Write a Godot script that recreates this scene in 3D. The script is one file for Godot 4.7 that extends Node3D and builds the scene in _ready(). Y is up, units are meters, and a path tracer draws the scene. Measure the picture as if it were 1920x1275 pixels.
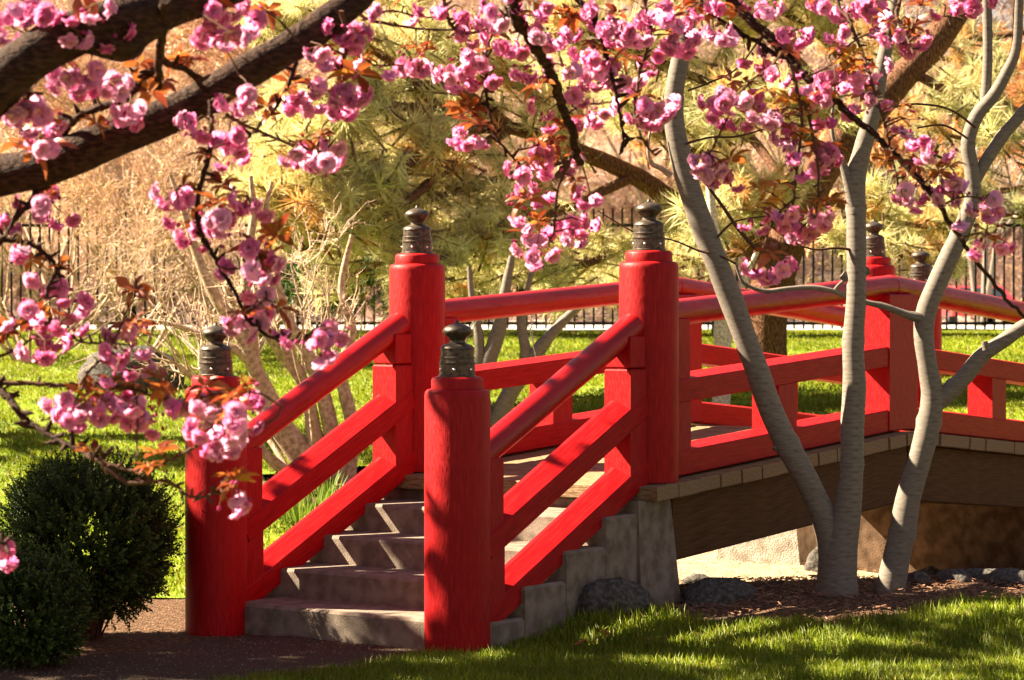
extends Node3D
# A red arched garden footbridge under cherry blossom, low warm sun from the left.

const FOCAL := 5000.0        # the photograph's focal length, in its own pixels (1920 wide)
const EYE := 1.61
const WIDE := 1.474          # bridge: distance between the two rows of posts
const RUN := 1.578           # bridge: from the foot posts to the head posts
const PEAK := 4.10           # bridge: where the deck peaks
const FAR_END := 6.63         # bridge: far head posts
const FAR_FOOT := 7.32
var cam: Camera3D
var rng := RandomNumberGenerator.new()
var M := {}
var bridge_turn := Basis()
var bridge_at := Vector3(-1.437, 0, -12.937)
var bump_noise := FastNoiseLite.new()


# ------------------------------------------------------------------ mesh building
class MB:
	var v := PackedVector3Array()
	var n := PackedVector3Array()
	var uv := PackedVector2Array()
	var c := PackedColorArray()
	var ix := PackedInt32Array()
	var tint := Color(1, 1, 1)
	func put(p: Vector3, nn: Vector3, t := Vector2.ZERO) -> int:
		v.append(p); n.append(nn); uv.append(t); c.append(tint)
		return v.size() - 1
	func face(i: int, j: int, k: int) -> void:
		var g := (v[j] - v[i]).cross(v[k] - v[i])
		if g.dot(n[i] + n[j] + n[k]) > 0.0:
			ix.append(i); ix.append(k); ix.append(j)
		else:
			ix.append(i); ix.append(j); ix.append(k)
	func quad(i: int, j: int, k: int, l: int) -> void:
		face(i, j, k); face(i, k, l)
	func flat_tri(a: Vector3, b: Vector3, d: Vector3, away: Vector3) -> void:
		var g := (b - a).cross(d - a).normalized()
		if g.dot(away) < 0.0: g = -g
		face(put(a, g), put(b, g), put(d, g))
	func flat_quad(a: Vector3, b: Vector3, d: Vector3, e: Vector3, away: Vector3) -> void:
		var g := (b - a).cross(d - a).normalized()
		if g.dot(away) < 0.0: g = -g
		quad(put(a, g, Vector2(0, 0)), put(b, g, Vector2(1, 0)), put(d, g, Vector2(1, 1)), put(e, g, Vector2(0, 1)))
	func done(m: Material) -> ArrayMesh:
		var arr := []
		arr.resize(Mesh.ARRAY_MAX)
		arr[Mesh.ARRAY_VERTEX] = v
		arr[Mesh.ARRAY_NORMAL] = n
		arr[Mesh.ARRAY_TEX_UV] = uv
		arr[Mesh.ARRAY_COLOR] = c
		arr[Mesh.ARRAY_INDEX] = ix
		var me := ArrayMesh.new()
		me.add_surface_from_arrays(Mesh.PRIMITIVE_TRIANGLES, arr)
		me.surface_set_material(0, m)
		return me


func spline(p: PackedVector3Array, each: int) -> PackedVector3Array:
	var out := PackedVector3Array()
	for i in p.size() - 1:
		var a := p[maxi(i - 1, 0)]
		var d := p[mini(i + 2, p.size() - 1)]
		for k in each:
			out.append(p[i].cubic_interpolate(p[i + 1], a, d, float(k) / each))
	out.append(p[p.size() - 1])
	return out


func tube(m: MB, p: PackedVector3Array, r: PackedFloat32Array, sides := 8, rough := 0.0, capped := true) -> void:
	var up := Vector3.UP if absf((p[1] - p[0]).normalized().y) < 0.9 else Vector3.RIGHT
	var side := (p[1] - p[0]).cross(up).normalized()
	var rows := p.size()
	var first := m.v.size()
	var along := 0.0
	for i in rows:
		var t := (p[mini(i + 1, rows - 1)] - p[maxi(i - 1, 0)]).normalized()
		side = (side - t * side.dot(t)).normalized()
		var other := t.cross(side)
		if i > 0: along += p[i].distance_to(p[i - 1])
		for k in sides:
			var w := TAU * k / sides
			var d := side * cos(w) + other * sin(w)
			var rr := r[i]
			if rough > 0.0:
				var q := p[i] + d * r[i]
				rr *= 1.0 + rough * bump_noise.get_noise_3d(q.x * 9.0 / maxf(r[i] * 14.0, 0.05), q.y * 9.0 / maxf(r[i] * 14.0, 0.05), q.z * 9.0 / maxf(r[i] * 14.0, 0.05))
			m.put(p[i] + d * rr, d, Vector2(float(k) / sides, along))
	for i in rows - 1:
		for k in sides:
			var a := first + i * sides + k
			var b := first + i * sides + (k + 1) % sides
			m.quad(a, b, b + sides, a + sides)
	if capped:
		for e in [0, rows - 1]:
			var t: Vector3 = (p[1] - p[0]).normalized() * -1.0 if e == 0 else (p[rows - 1] - p[rows - 2]).normalized()
			var mid := m.put(p[e], t)
			var ring := []
			for k in sides: ring.append(m.put(m.v[first + e * sides + k], t))
			for k in sides: m.face(mid, ring[k], ring[(k + 1) % sides])


func taper(rows: int, a: float, b: float, power := 1.0) -> PackedFloat32Array:
	var out := PackedFloat32Array()
	for i in rows: out.append(lerpf(a, b, pow(float(i) / maxf(rows - 1, 1), power)))
	return out


func lathe(m: MB, prof: PackedVector2Array, sides: int) -> void:   # points (radius, height), from the bottom up
	for i in prof.size() - 1:
		var d := prof[i + 1] - prof[i]
		if d.length() < 1e-6: continue
		var nn := Vector2(d.y, -d.x).normalized()
		var na := nn
		var nb := nn
		if i > 0:
			var q := (prof[i] - prof[i - 1]).normalized()
			var o := Vector2(q.y, -q.x)
			if o.dot(nn) > 0.72: na = (o + nn).normalized()
		if i < prof.size() - 2:
			var q := (prof[i + 2] - prof[i + 1]).normalized()
			var o := Vector2(q.y, -q.x)
			if o.dot(nn) > 0.72: nb = (o + nn).normalized()
		var s := m.v.size()
		for k in sides + 1:
			var w := TAU * k / sides
			var e := Vector3(cos(w), 0, sin(w))
			m.put(e * prof[i].x + Vector3.UP * prof[i].y, e * na.x + Vector3.UP * na.y, Vector2(float(k) / sides, prof[i].y))
			m.put(e * prof[i + 1].x + Vector3.UP * prof[i + 1].y, e * nb.x + Vector3.UP * nb.y, Vector2(float(k) / sides, prof[i + 1].y))
		for k in sides: m.quad(s + 2 * k, s + 2 * k + 1, s + 2 * k + 3, s + 2 * k + 2)


func prism(prof: PackedVector2Array, length: float, smooth := false) -> MB:   # profile of (z, y), swept along x
	var m := MB.new()
	var k := prof.size()
	var mid := Vector2.ZERO
	for q in prof: mid += q / k
	for i in k:
		var a := prof[i]
		var b := prof[(i + 1) % k]
		var nn := Vector2((b - a).y, -(b - a).x).normalized()
		if nn.dot((a + b) / 2 - mid) < 0: nn = -nn
		var na := (a - mid).normalized() if smooth else nn
		var nb := (b - mid).normalized() if smooth else nn
		var p0 := m.put(Vector3(0, a.y, a.x), Vector3(0, na.y, na.x))
		var p1 := m.put(Vector3(0, b.y, b.x), Vector3(0, nb.y, nb.x))
		var p2 := m.put(Vector3(length, b.y, b.x), Vector3(0, nb.y, nb.x))
		var p3 := m.put(Vector3(length, a.y, a.x), Vector3(0, na.y, na.x))
		m.quad(p0, p1, p2, p3)
	for e in [0.0, length]:
		var t := Vector3.LEFT if e == 0.0 else Vector3.RIGHT
		var c := m.put(Vector3(e, mid.y, mid.x), t)
		for i in k:
			m.face(c, m.put(Vector3(e, prof[i].y, prof[i].x), t), m.put(Vector3(e, prof[(i + 1) % k].y, prof[(i + 1) % k].x), t))
	return m


func rect(w: float, h: float, bev := 0.006) -> PackedVector2Array:
	var a := w / 2
	var b := h / 2
	return PackedVector2Array([Vector2(-a + bev, -b), Vector2(a - bev, -b), Vector2(a, -b + bev), Vector2(a, b - bev), Vector2(a - bev, b), Vector2(-a + bev, b), Vector2(-a, b - bev), Vector2(-a, -b + bev)])


func gabled(w: float, h: float, ridge: float) -> PackedVector2Array:   # a rail whose top is pitched like a roof
	var a := w / 2
	return PackedVector2Array([Vector2(-a + .006, -h / 2), Vector2(a - .006, -h / 2), Vector2(a, -h / 2 + .006), Vector2(a, h / 2 - .006), Vector2(a - .006, h / 2), Vector2(.012 - a * .35, h / 2 + ridge), Vector2(-a * .35 - .012, h / 2 + ridge), Vector2(-a + .006, h / 2), Vector2(-a, h / 2 - .006)])


func disc(r: float, k := 28) -> PackedVector2Array:
	var out := PackedVector2Array()
	for i in k: out.append(Vector2(cos(TAU * i / k), sin(TAU * i / k)) * r)
	return out


func hexa(lo: Array, hi: Array, m: MB) -> void:   # a block from four bottom and four top corners
	var mid := Vector3.ZERO
	for q in lo + hi: mid += q / 8.0
	m.flat_quad(lo[0], lo[1], lo[2], lo[3], Vector3.DOWN)
	m.flat_quad(hi[0], hi[1], hi[2], hi[3], Vector3.UP)
	for i in 4:
		var j := (i + 1) % 4
		m.flat_quad(lo[i], lo[j], hi[j], hi[i], (lo[i] + lo[j] + hi[i] + hi[j]) / 4.0 - mid)


func slab(sx: float, sy: float, sz: float, bev := 0.006) -> MB:   # a box with chamfered edges, centred, base at y = 0
	var m := MB.new()
	var x := sx / 2
	var z := sz / 2
	var rings := [[x - bev, z - bev, 0.0], [x, z, bev], [x, z, sy - bev], [x - bev, z - bev, sy]]
	var cs := []
	for r in rings: cs.append([Vector3(-r[0], r[2], -r[1]), Vector3(r[0], r[2], -r[1]), Vector3(r[0], r[2], r[1]), Vector3(-r[0], r[2], r[1])])
	var mid := Vector3(0, sy / 2, 0)
	for q in 3:
		for i in 4:
			var j := (i + 1) % 4
			var f := [cs[q][i], cs[q][j], cs[q + 1][j], cs[q + 1][i]]
			m.flat_quad(f[0], f[1], f[2], f[3], (f[0] + f[1] + f[2] + f[3]) / 4.0 - mid)
	m.flat_quad(cs[0][0], cs[0][1], cs[0][2], cs[0][3], Vector3.DOWN)
	m.flat_quad(cs[3][0], cs[3][1], cs[3][2], cs[3][3], Vector3.UP)
	return m


# ------------------------------------------------------------------ scene objects
func obj(called: String, mesh: Mesh, parent: Node = self, xf := Transform3D()) -> MeshInstance3D:
	var o := MeshInstance3D.new()
	o.name = called
	o.mesh = mesh
	o.transform = xf
	parent.add_child(o, true)
	return o


func numbered(called: String) -> String:
	if not has_node(NodePath(called)): return called
	var i := 1
	while has_node(NodePath("%s_%03d" % [called, i])): i += 1
	return "%s_%03d" % [called, i]


func tag(o: Node, label: String, category: String, group := "") -> Node:
	o.set_meta("label", label)
	o.set_meta("category", category)
	if group: o.set_meta("group", group)
	return o


func thing(called: String, label: String, category: String, where := Vector3.ZERO, group := "") -> Node3D:
	var o := Node3D.new()
	o.name = numbered(called)
	add_child(o)
	o.position = where
	tag(o, label, category, group)
	return o


func structure(called: String, mesh: Mesh) -> MeshInstance3D:
	var o := obj(numbered(called), mesh)
	o.set_meta("kind", "structure")
	return o


func stuff(called: String, mesh: Mesh, places: Array, tints: Array, parent: Node = self) -> MultiMeshInstance3D:
	var mm := MultiMesh.new()
	mm.transform_format = MultiMesh.TRANSFORM_3D
	mm.use_colors = true
	mm.mesh = mesh
	mm.instance_count = places.size()
	for i in places.size():
		mm.set_instance_transform(i, places[i])
		mm.set_instance_color(i, tints[i])
	var o := MultiMeshInstance3D.new()
	o.name = called
	o.multimesh = mm
	o.set_meta("kind", "stuff")
	parent.add_child(o, true)
	return o


# ------------------------------------------------------------------ places
func at(u: float, v: float, depth: float) -> Vector3:   # a point of the photograph at its own distance
	return cam.transform * Vector3((u - 960.0) / FOCAL * depth, -(v - 637.5) / FOCAL * depth, -depth)


func sstep(a: float, b: float, x: float) -> float:
	var t := clampf((x - a) / (b - a), 0, 1)
	return t * t * (3 - 2 * t)


func height(x: float, z: float) -> float:   # the lie of the land
	var d := -z
	var h := 0.13 * sstep(-.2, 1.5, x) * sstep(11.4, 13.0, d) * (1.0 - sstep(14.0, 15.2, d))
	var back := maxf(0.0, d - 15.0)
	h += 0.0667 * (minf(back, 18.3) - 0.8 * (1.0 - exp(-back / 0.8)))
	h += 0.28 * maxf(0.0, d - 76.0) - .25 * sstep(40, 60, d)
	h += 0.085 * exp(-(pow((x - .38) / .42, 2.0) + pow((d - 12.75) / .38, 2.0)))
	h -= 0.40 * sstep(14.3, 15.6, d) * (1.0 - sstep(19.4, 21.4, d)) * sstep(.1, .9, x) * (1.0 - sstep(2.9, 4.0, x))   # the dry hollow under the bridge
	h += 0.03 * bump_noise.get_noise_2d(x * 1.2, z * 1.2) * sstep(15.5, 18, d)
	h += 0.012 * bump_noise.get_noise_2d(x * 9.0, z * 9.0)
	return h


func on_ground(u: float, depth: float) -> Vector3:
	var x := (u - 960.0) / FOCAL * depth
	return Vector3(x, height(x, -depth), -depth)


func world_of(a: float, y: float, b: float) -> Vector3:   # bridge measures (across, up, along) to the world
	return bridge_at + bridge_turn * Vector3(a, y, -b)


func across_along(p: Vector3) -> Vector2:
	var q := bridge_turn.inverse() * (p - bridge_at)
	return Vector2(q.x, -q.z)


# ------------------------------------------------------------------ materials
func tex(freq: float, sd: int, colors: Array, size := 512, stops: Array = []) -> NoiseTexture2D:
	var nz := FastNoiseLite.new()
	nz.noise_type = FastNoiseLite.TYPE_SIMPLEX_SMOOTH
	nz.seed = sd
	nz.frequency = freq
	nz.fractal_octaves = 5
	var t := NoiseTexture2D.new()
	t.width = size
	t.height = size
	t.seamless = true
	t.noise = nz
	var g := Gradient.new()
	var off := PackedFloat32Array()
	var cols := PackedColorArray()
	for i in colors.size():
		off.append(stops[i] if stops else 0.22 + 0.56 * i / maxf(colors.size() - 1, 1))
		var cc: Color = colors[i]
		cols.append(cc.linear_to_srgb())
	g.offsets = off
	g.colors = cols
	t.color_ramp = g
	return t


func bumps(freq: float, sd: int, strength: float, size := 512, ridged := false) -> NoiseTexture2D:
	var nz := FastNoiseLite.new()
	nz.noise_type = FastNoiseLite.TYPE_SIMPLEX_SMOOTH
	nz.seed = sd
	nz.frequency = freq
	nz.fractal_octaves = 5
	if ridged: nz.fractal_type = FastNoiseLite.FRACTAL_RIDGED
	var t := NoiseTexture2D.new()
	t.width = size
	t.height = size
	t.seamless = true
	t.noise = nz
	t.as_normal_map = true
	t.bump_strength = strength
	return t


func mat(called: String, albedo: Variant, rough: float, normal: Texture2D = null, scale := Vector3.ONE, nscale := 1.0, world := false) -> StandardMaterial3D:
	var m := StandardMaterial3D.new()
	m.resource_name = called
	m.roughness = rough
	m.metallic_specular = .25
	if albedo is Texture2D: m.albedo_texture = albedo
	else:
		var cc: Color = albedo
		m.albedo_color = cc.linear_to_srgb()
	if normal:
		m.normal_enabled = true
		m.normal_texture = normal
		m.normal_scale = nscale
	if normal or albedo is Texture2D:
		m.uv1_triplanar = true
		m.uv1_world_triplanar = world
		m.uv1_scale = scale
		m.uv1_triplanar_sharpness = 4.0
	M[called] = m
	return m


func leafy(called: String, rough: float, through: float, spec := 0.4) -> StandardMaterial3D:   # coloured by its vertices, light shines through
	var m := StandardMaterial3D.new()
	m.resource_name = called
	m.vertex_color_use_as_albedo = true
	m.roughness = rough
	m.metallic_specular = spec
	m.cull_mode = BaseMaterial3D.CULL_DISABLED
	if through > 0.0:
		m.backlight_enabled = true
		m.backlight = Color(through, through, through).linear_to_srgb()
	M[called] = m
	return m


func make_materials() -> void:
	var reds := [Color(.24, .003, .005), Color(.29, .004, .006), Color(.31, .005, .007), Color(.34, .010, .010)]
	var rt := tex(.012, 3, reds)
	var grain := bumps(.022, 5, 9.0)
	mat("red_paint_upright", rt, .5, grain, Vector3(13, 1.0, 13), .26).metallic_specular = .28
	mat("red_paint_rail", rt, .46, grain, Vector3(.7, 9, 9), .12).metallic_specular = .22
	var smooth_red := mat("red_paint_round", rt, .33, grain, Vector3(.3, 2.5, 2.5), .12)
	smooth_red.metallic_specular = .36
	var bz := mat("bronze", tex(.02, 8, [Color(.045, .04, .037), Color(.085, .068, .052), Color(.13, .09, .06)]), .42, bumps(.05, 9, 3.0), Vector3(4, 4, 4), .3)
	bz.metallic = .55
	mat("screw_steel", Color(.75, .73, .7), .25).metallic = .9
	mat("plank_wood", tex(.02, 12, [Color(.13, .08, .04), Color(.21, .14, .075), Color(.29, .21, .125)]), .75, bumps(.025, 13, 6.0), Vector3(1.0, 12, 9), .6)
	mat("beam_wood", tex(.02, 14, [Color(.05, .021, .008), Color(.075, .034, .012), Color(.10, .048, .018)]), .7, bumps(.02, 15, 5.0), Vector3(.4, 14, 14), .3)
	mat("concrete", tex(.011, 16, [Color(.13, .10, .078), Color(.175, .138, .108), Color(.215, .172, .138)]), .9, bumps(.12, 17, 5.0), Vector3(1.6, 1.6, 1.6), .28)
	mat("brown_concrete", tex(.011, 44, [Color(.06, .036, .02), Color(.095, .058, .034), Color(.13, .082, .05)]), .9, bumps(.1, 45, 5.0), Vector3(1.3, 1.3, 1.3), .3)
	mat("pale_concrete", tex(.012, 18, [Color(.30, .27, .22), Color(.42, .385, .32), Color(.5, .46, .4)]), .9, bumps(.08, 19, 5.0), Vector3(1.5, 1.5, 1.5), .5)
	mat("rock", tex(.03, 20, [Color(.035, .031, .026), Color(.065, .058, .05), Color(.11, .10, .087)]), .9, bumps(.04, 21, 8.0), Vector3(1.8, 1.8, 1.8), .6)
	mat("soil", tex(.03, 22, [Color(.045, .025, .014), Color(.10, .055, .03), Color(.17, .10, .055)]), .95, bumps(.07, 23, 10.0), Vector3(1.6, 1.6, 1.6), 1.0, true)
	mat("gravel", tex(.10, 24, [Color(.034, .022, .014), Color(.068, .046, .03), Color(.14, .10, .07)]), .95, bumps(.11, 25, 14.0), Vector3(2.4, 2.4, 2.4), 1.0, true)
	mat("turf", tex(.02, 26, [Color(.11, .16, .012), Color(.155, .215, .016), Color(.19, .235, .022)]), .95, bumps(.1, 27, 8.0), Vector3(.7, .7, .7), .8, true)
	mat("straw_ground", tex(.05, 28, [Color(.28, .17, .10), Color(.45, .33, .20), Color(.56, .44, .28)]), .95, bumps(.09, 29, 12.0), Vector3(1.5, 1.5, 1.5), 1.0, true)
	mat("road", tex(.02, 30, [Color(.34, .31, .27), Color(.42, .38, .34), Color(.48, .44, .4)]), .9, null, Vector3(.5, .5, .5), 1.0, true)
	mat("dry_bank", tex(.02, 31, [Color(.27, .19, .155), Color(.38, .285, .24), Color(.46, .37, .315)]), .95, bumps(.05, 32, 9.0), Vector3(.35, .35, .35), 1.0, true)
	mat("cherry_bark", tex(.018, 33, [Color(.016, .007, .004), Color(.034, .016, .009), Color(.065, .033, .019)]), .8, bumps(.03, 34, 11.0), Vector3(3.0, 9, 3.0), 1.0)
	mat("twig_bark", Color(.075, .036, .022), .75)
	mat("grey_bark", tex(.013, 35, [Color(.12, .10, .08), Color(.155, .131, .108), Color(.17, .145, .12), Color(.20, .173, .147)], 512, [.2, .34, .6, .82]), .75, bumps(.02, 36, 6.0), Vector3(2.2, 9, 2.2), .2)
	mat("pine_bark", tex(.03, 37, [Color(.07, .03, .017), Color(.16, .075, .04), Color(.26, .14, .085)]), .95, bumps(.03, 38, 18.0, 512, true), Vector3(3, .9, 3), 1.4)
	mat("tan_bark", tex(.02, 39, [Color(.24, .16, .10), Color(.36, .26, .18), Color(.48, .37, .27)]), .85, bumps(.04, 40, 6.0), Vector3(2, 2, 2), .6)
	mat("white_bark", tex(.02, 41, [Color(.35, .27, .2), Color(.5, .43, .36), Color(.62, .56, .5)]), .85, bumps(.04, 42, 6.0), Vector3(3, 3, 3), .6)
	mat("black_iron", Color(.012, .011, .011), .5)
	leafy("petal", .6, .75, .3)
	leafy("bronze_leaf", .38, .8, .5)
	leafy("needle", .5, .8, .4)
	leafy("grass_blade", .5, .7, .3)
	leafy("box_leaf", .5, .3, .3)
	leafy("dry_twig", .8, 0.0, .2)
	leafy("chip", .9, 0.0, .2)


# ------------------------------------------------------------------ the bridge
func deck_y(b: float) -> float:
	return 0.70 + 0.155 * (b - RUN) / (PEAK - RUN) if b < PEAK else 0.855 - 0.09 * (b - PEAK)


func lp(a: float, y: float, b: float) -> Vector3:
	return Vector3(a, y, -b)


func beam(called: String, p0: Vector3, p1: Vector3, prof: PackedVector2Array, m: Material, parent: Node, smooth := false) -> MeshInstance3D:
	var x := (p1 - p0).normalized()
	var z := x.cross(Vector3.UP).normalized()
	var me := prism(prof, p0.distance_to(p1), smooth).done(m)
	return obj(called, me, parent, Transform3D(Basis(x, z.cross(x), z), p0))


var post_meshes := {}
func round_post(parent: Node, a: float, y: float, b: float, tall: float, turn := 0.0) -> void:
	if not post_meshes:
		var f := MB.new()
		lathe(f, PackedVector2Array([Vector2(.086, 0), Vector2(.086, .006), Vector2(.081, .010), Vector2(.080, .058), Vector2(.083, .061), Vector2(.083, .066), Vector2(.078, .069), Vector2(.077, .082), Vector2(.080, .084), Vector2(.080, .089), Vector2(.075, .092), Vector2(.074, .124), Vector2(.077, .127), Vector2(.075, .134), Vector2(.066, .143), Vector2(.046, .150), Vector2(.037, .155), Vector2(.035, .164), Vector2(.043, .176), Vector2(.058, .188), Vector2(.067, .201), Vector2(.067, .211), Vector2(.058, .224), Vector2(.038, .235), Vector2(.017, .241), Vector2(.009, .247), Vector2(.006, .256), Vector2(0, .259)]), 40)
		post_meshes.finial = f.done(M.bronze)
		var s := SphereMesh.new()
		s.radius = .0075
		s.height = .012
		s.radial_segments = 10
		s.rings = 5
		s.material = M.screw_steel
		post_meshes.screw = s
		var c := MB.new()
		lathe(c, PackedVector2Array([Vector2(.118, 0), Vector2(.118, .040), Vector2(.112, .050), Vector2(.100, .054), Vector2(0, .054)]), 40)
		post_meshes.collar = c.done(M.red_paint_upright)
	var p := MB.new()
	lathe(p, PackedVector2Array([Vector2(0, 0), Vector2(.149, 0), Vector2(.150, .01), Vector2(.150, tall * .5), Vector2(.149, tall - .034), Vector2(.146, tall - .014), Vector2(.136, tall - .003), Vector2(.122, tall), Vector2(0, tall)]), 48)
	var post := obj("post", p.done(M.red_paint_upright), parent, Transform3D(Basis(Vector3.UP, turn), lp(a, y, b)))
	obj("collar", post_meshes.collar, post, Transform3D(Basis(), Vector3(0, tall + .0005, 0)))
	obj("finial", post_meshes.finial, post, Transform3D(Basis(), Vector3(0, tall + .0545, 0)))
	for k in 6:
		var w := TAU * k / 6.0 + .35
		obj("screw", post_meshes.screw, post, Transform3D(Basis(Vector3.UP, -w) * Basis(Vector3.BACK, PI / 2), Vector3(cos(w) * .0795, tall + .0545 + .034, sin(w) * .0795)))


func upright(parent: Node, called: String, a: float, b: float, y0: float, y1: float, wide: float, deep: float) -> void:
	var m := slab(wide, y1 - y0, deep, .007).done(M.red_paint_upright)
	obj(called, m, parent, Transform3D(Basis(), lp(a, y0, b)))


func build_bridge() -> void:
	var br := thing("footbridge", "red painted arched wooden footbridge with round handrails and bronze finials", "bridge", bridge_at)
	br.basis = bridge_turn
	var sides := [0.0, WIDE]
	# the rows of round posts
	for a in sides:
		var left: bool = a == 0.0
		round_post(br, a, -.08 if left else -.05, 0, 1.207 + (.06 if left else .05), 0.3)
		round_post(br, a, deck_y(RUN) + .001, RUN, 1.10, 1.2)
		round_post(br, a, deck_y(FAR_END) + .001, FAR_END, 1.22, 2.2)
		round_post(br, a, .1, FAR_FOOT, 1.56, .8)
	var hand := disc(.066)
	var rail := gabled(.165, .105, .036)
	var low := gabled(.165, .105, .02)
	for a in sides:
		# the flight of steps
		var hy := func(b: float) -> float: return .97 + .465 * (b - .33)
		beam("handrail", lp(a, hy.call(.12), .12), lp(a, hy.call(1.43), 1.43), hand, M.red_paint_round, br, true)
		beam("middle_rail", lp(a, hy.call(.13) - .405, .13), lp(a, hy.call(1.45) - .405, 1.45), rail, M.red_paint_rail, br)
		beam("bottom_rail", lp(a, hy.call(.05) - .735, .05), lp(a, hy.call(1.47) - .735, 1.47), rail, M.red_paint_rail, br)
		upright(br, "rail_block", a, .19, .06, hy.call(.19) - .40, .152, .14)
		upright(br, "rail_block", a, .19, hy.call(.19) - .396, hy.call(.19) - .02, .146, .13)
		upright(br, "rail_block", a, RUN - .21, .712, hy.call(RUN - .21) - .40, .156, .14)
		upright(br, "rail_block", a, RUN - .21, hy.call(RUN - .21) - .396, hy.call(RUN - .21) - .185, .156, .14)
		upright(br, "rail_block", a, RUN - .21, hy.call(RUN - .21) - .180, hy.call(RUN - .21) - .02, .148, .132)
		# the deck
		for seg in [[RUN + .13, PEAK + .004, 0.0], [PEAK - .002, FAR_END - .13, .002]]:
			var b0: float = seg[0]
			var b1: float = seg[1]
			var ya := deck_y(b0)
			var yb := deck_y(b1)
			beam("handrail", lp(a, ya + .83, b0), lp(a, yb + .83, b1), disc(.068 + seg[2]), M.red_paint_round, br, true)
			beam("middle_rail", lp(a, ya + .44, b0), lp(a, yb + .44, b1), gabled(.18 + seg[2] * 2, .115, .018), M.red_paint_rail, br)
			beam("bottom_rail", lp(a, ya + .076, b0), lp(a, yb + .076, b1), gabled(.18 + seg[2] * 2, .125, .016), M.red_paint_rail, br)
			var q := (RUN + PEAK) / 2 - .03 if seg[2] == 0.0 else (PEAK + FAR_END) / 2
			upright(br, "short_upright", a, q, deck_y(q) + .10, deck_y(q) + .40, .166, .19)
		for e in [RUN + .205, FAR_END - .205]:
			upright(br, "rail_block", a, e, deck_y(e) + .02, deck_y(e) + .40, .164, .12)
			upright(br, "rail_block", a, e, deck_y(e) + .404, deck_y(e) + .80, .156, .115)
		upright(br, "middle_post", a, PEAK, deck_y(PEAK) + .005, deck_y(PEAK) + .785, .192, .34)
		# foot of the far side
		for h in [[.80, .55, hand, M.red_paint_round], [.42, .17, rail, M.red_paint_rail], [.08, -.17, low, M.red_paint_rail]]:
			beam("handrail" if h[0] > .5 else "middle_rail" if h[0] > .2 else "bottom_rail", lp(a, deck_y(FAR_END) + h[0], FAR_END + .12), lp(a, deck_y(FAR_END) + h[1], FAR_FOOT - .12), h[2], h[3], br, h[0] > .5)
	# planks across, their ends showing along both edges
	var planks := []
	for k in 4: planks.append(slab(WIDE + .36 + .006 * k, .072, .194 - .002 * k, .005).done(M.plank_wood))
	var b := 1.37
	while b < FAR_END + .2:
		var c := b + .1
		var slope := atan(.155 / (PEAK - RUN)) if c < PEAK else -atan(.09)
		if absf(c - PEAK) < .06: slope = 0.0
		var y := minf(deck_y(c), deck_y(PEAK) - .003) - .072 + rng.randf_range(-.003, .001)
		obj("deck_plank", planks[rng.randi() % 4], br, Transform3D(Basis(Vector3.RIGHT, slope).scaled_local(Vector3(1, 1, 1)), lp(WIDE / 2 + rng.randf_range(-.006, .006), y, c)))
		b += .2
	# the two long side beams, bent at the middle, and the cross timbers under the planks
	for a in [-.04, WIDE + .04]:
		for seg in [[1.62, PEAK], [PEAK, FAR_END + .1]]:
			var y0 := deck_y(seg[0]) - .074 - .163
			var y1 := deck_y(seg[1]) - .074 - .163
			beam("side_beam", lp(a, y0, seg[0]), lp(a, y1, seg[1]), rect(.16, .325, .008), M.beam_wood, br)
	for k in 5:
		var c := 2.2 + k * .9
		var m := slab(WIDE - .12, .16, .1).done(M.beam_wood)
		obj("cross_timber", m, br, Transform3D(Basis(), lp(WIDE / 2, deck_y(c) - .26, c)))


func block(called: String, parent: Node, a0: float, a1: float, y0: float, y1: float, b0: float, b1: float, m: Material, bev := .012) -> void:
	obj(called, slab(a1 - a0, y1 - y0, b1 - b0, bev).done(m), parent, Transform3D(Basis(), lp((a0 + a1) / 2, y0, (b0 + b1) / 2)))


func build_stairs() -> void:
	var st := thing("concrete_stairs", "grey concrete steps climbing between the red rails of the bridge", "stairs", bridge_at)
	st.basis = bridge_turn
	for i in 4:
		var f := .05 + .33 * i
		block("step", st, -.17 - .003 * i, WIDE + .10 + .003 * i, -.3, .14 * (i + 1), f, f + .37 + .002 * i, M.concrete, .014)
	var ab := thing("concrete_abutment", "tapered concrete pier carrying the near end of the bridge", "abutment", bridge_at)
	ab.basis = bridge_turn
	block("bearing_wall", ab, -.1, WIDE + .06, -.3, .615, 1.44, 1.58, M.concrete)
	for a in [-.24, WIDE - .12]:
		var m := MB.new()
		var o := Vector3(a, 0, 0)
		hexa([o + lp(0, -.3, 1.31), o + lp(.27, -.3, 1.31), o + lp(.27, -.3, 1.72), o + lp(0, -.3, 1.72)], [o + lp(0, .622, 1.31), o + lp(.235, .622, 1.31), o + lp(.235, .622, 1.60), o + lp(0, .622, 1.60)], m)
		obj("pier", m.done(M.concrete), ab)
	var fa := thing("concrete_abutment", "concrete wall under the far end of the bridge beside the rocks", "abutment", bridge_at)
	fa.basis = bridge_turn
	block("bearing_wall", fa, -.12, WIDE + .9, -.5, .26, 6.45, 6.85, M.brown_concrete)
	block("wing_wall", fa, -.28, -.1, -.3, .60, 6.852, 7.6, M.concrete)
	block("wing_wall", fa, WIDE + .1, WIDE + .28, -.3, .60, 6.852, 7.6, M.concrete)
	var fs := thing("concrete_stairs", "low concrete step at the far foot of the bridge", "stairs", bridge_at)
	fs.basis = bridge_turn
	block("step", fs, .0, WIDE, -.5, .48, 6.86, 7.22, M.concrete)
	block("step", fs, .003, WIDE - .003, -.5, .36, 7.222, 7.6, M.concrete)


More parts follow.
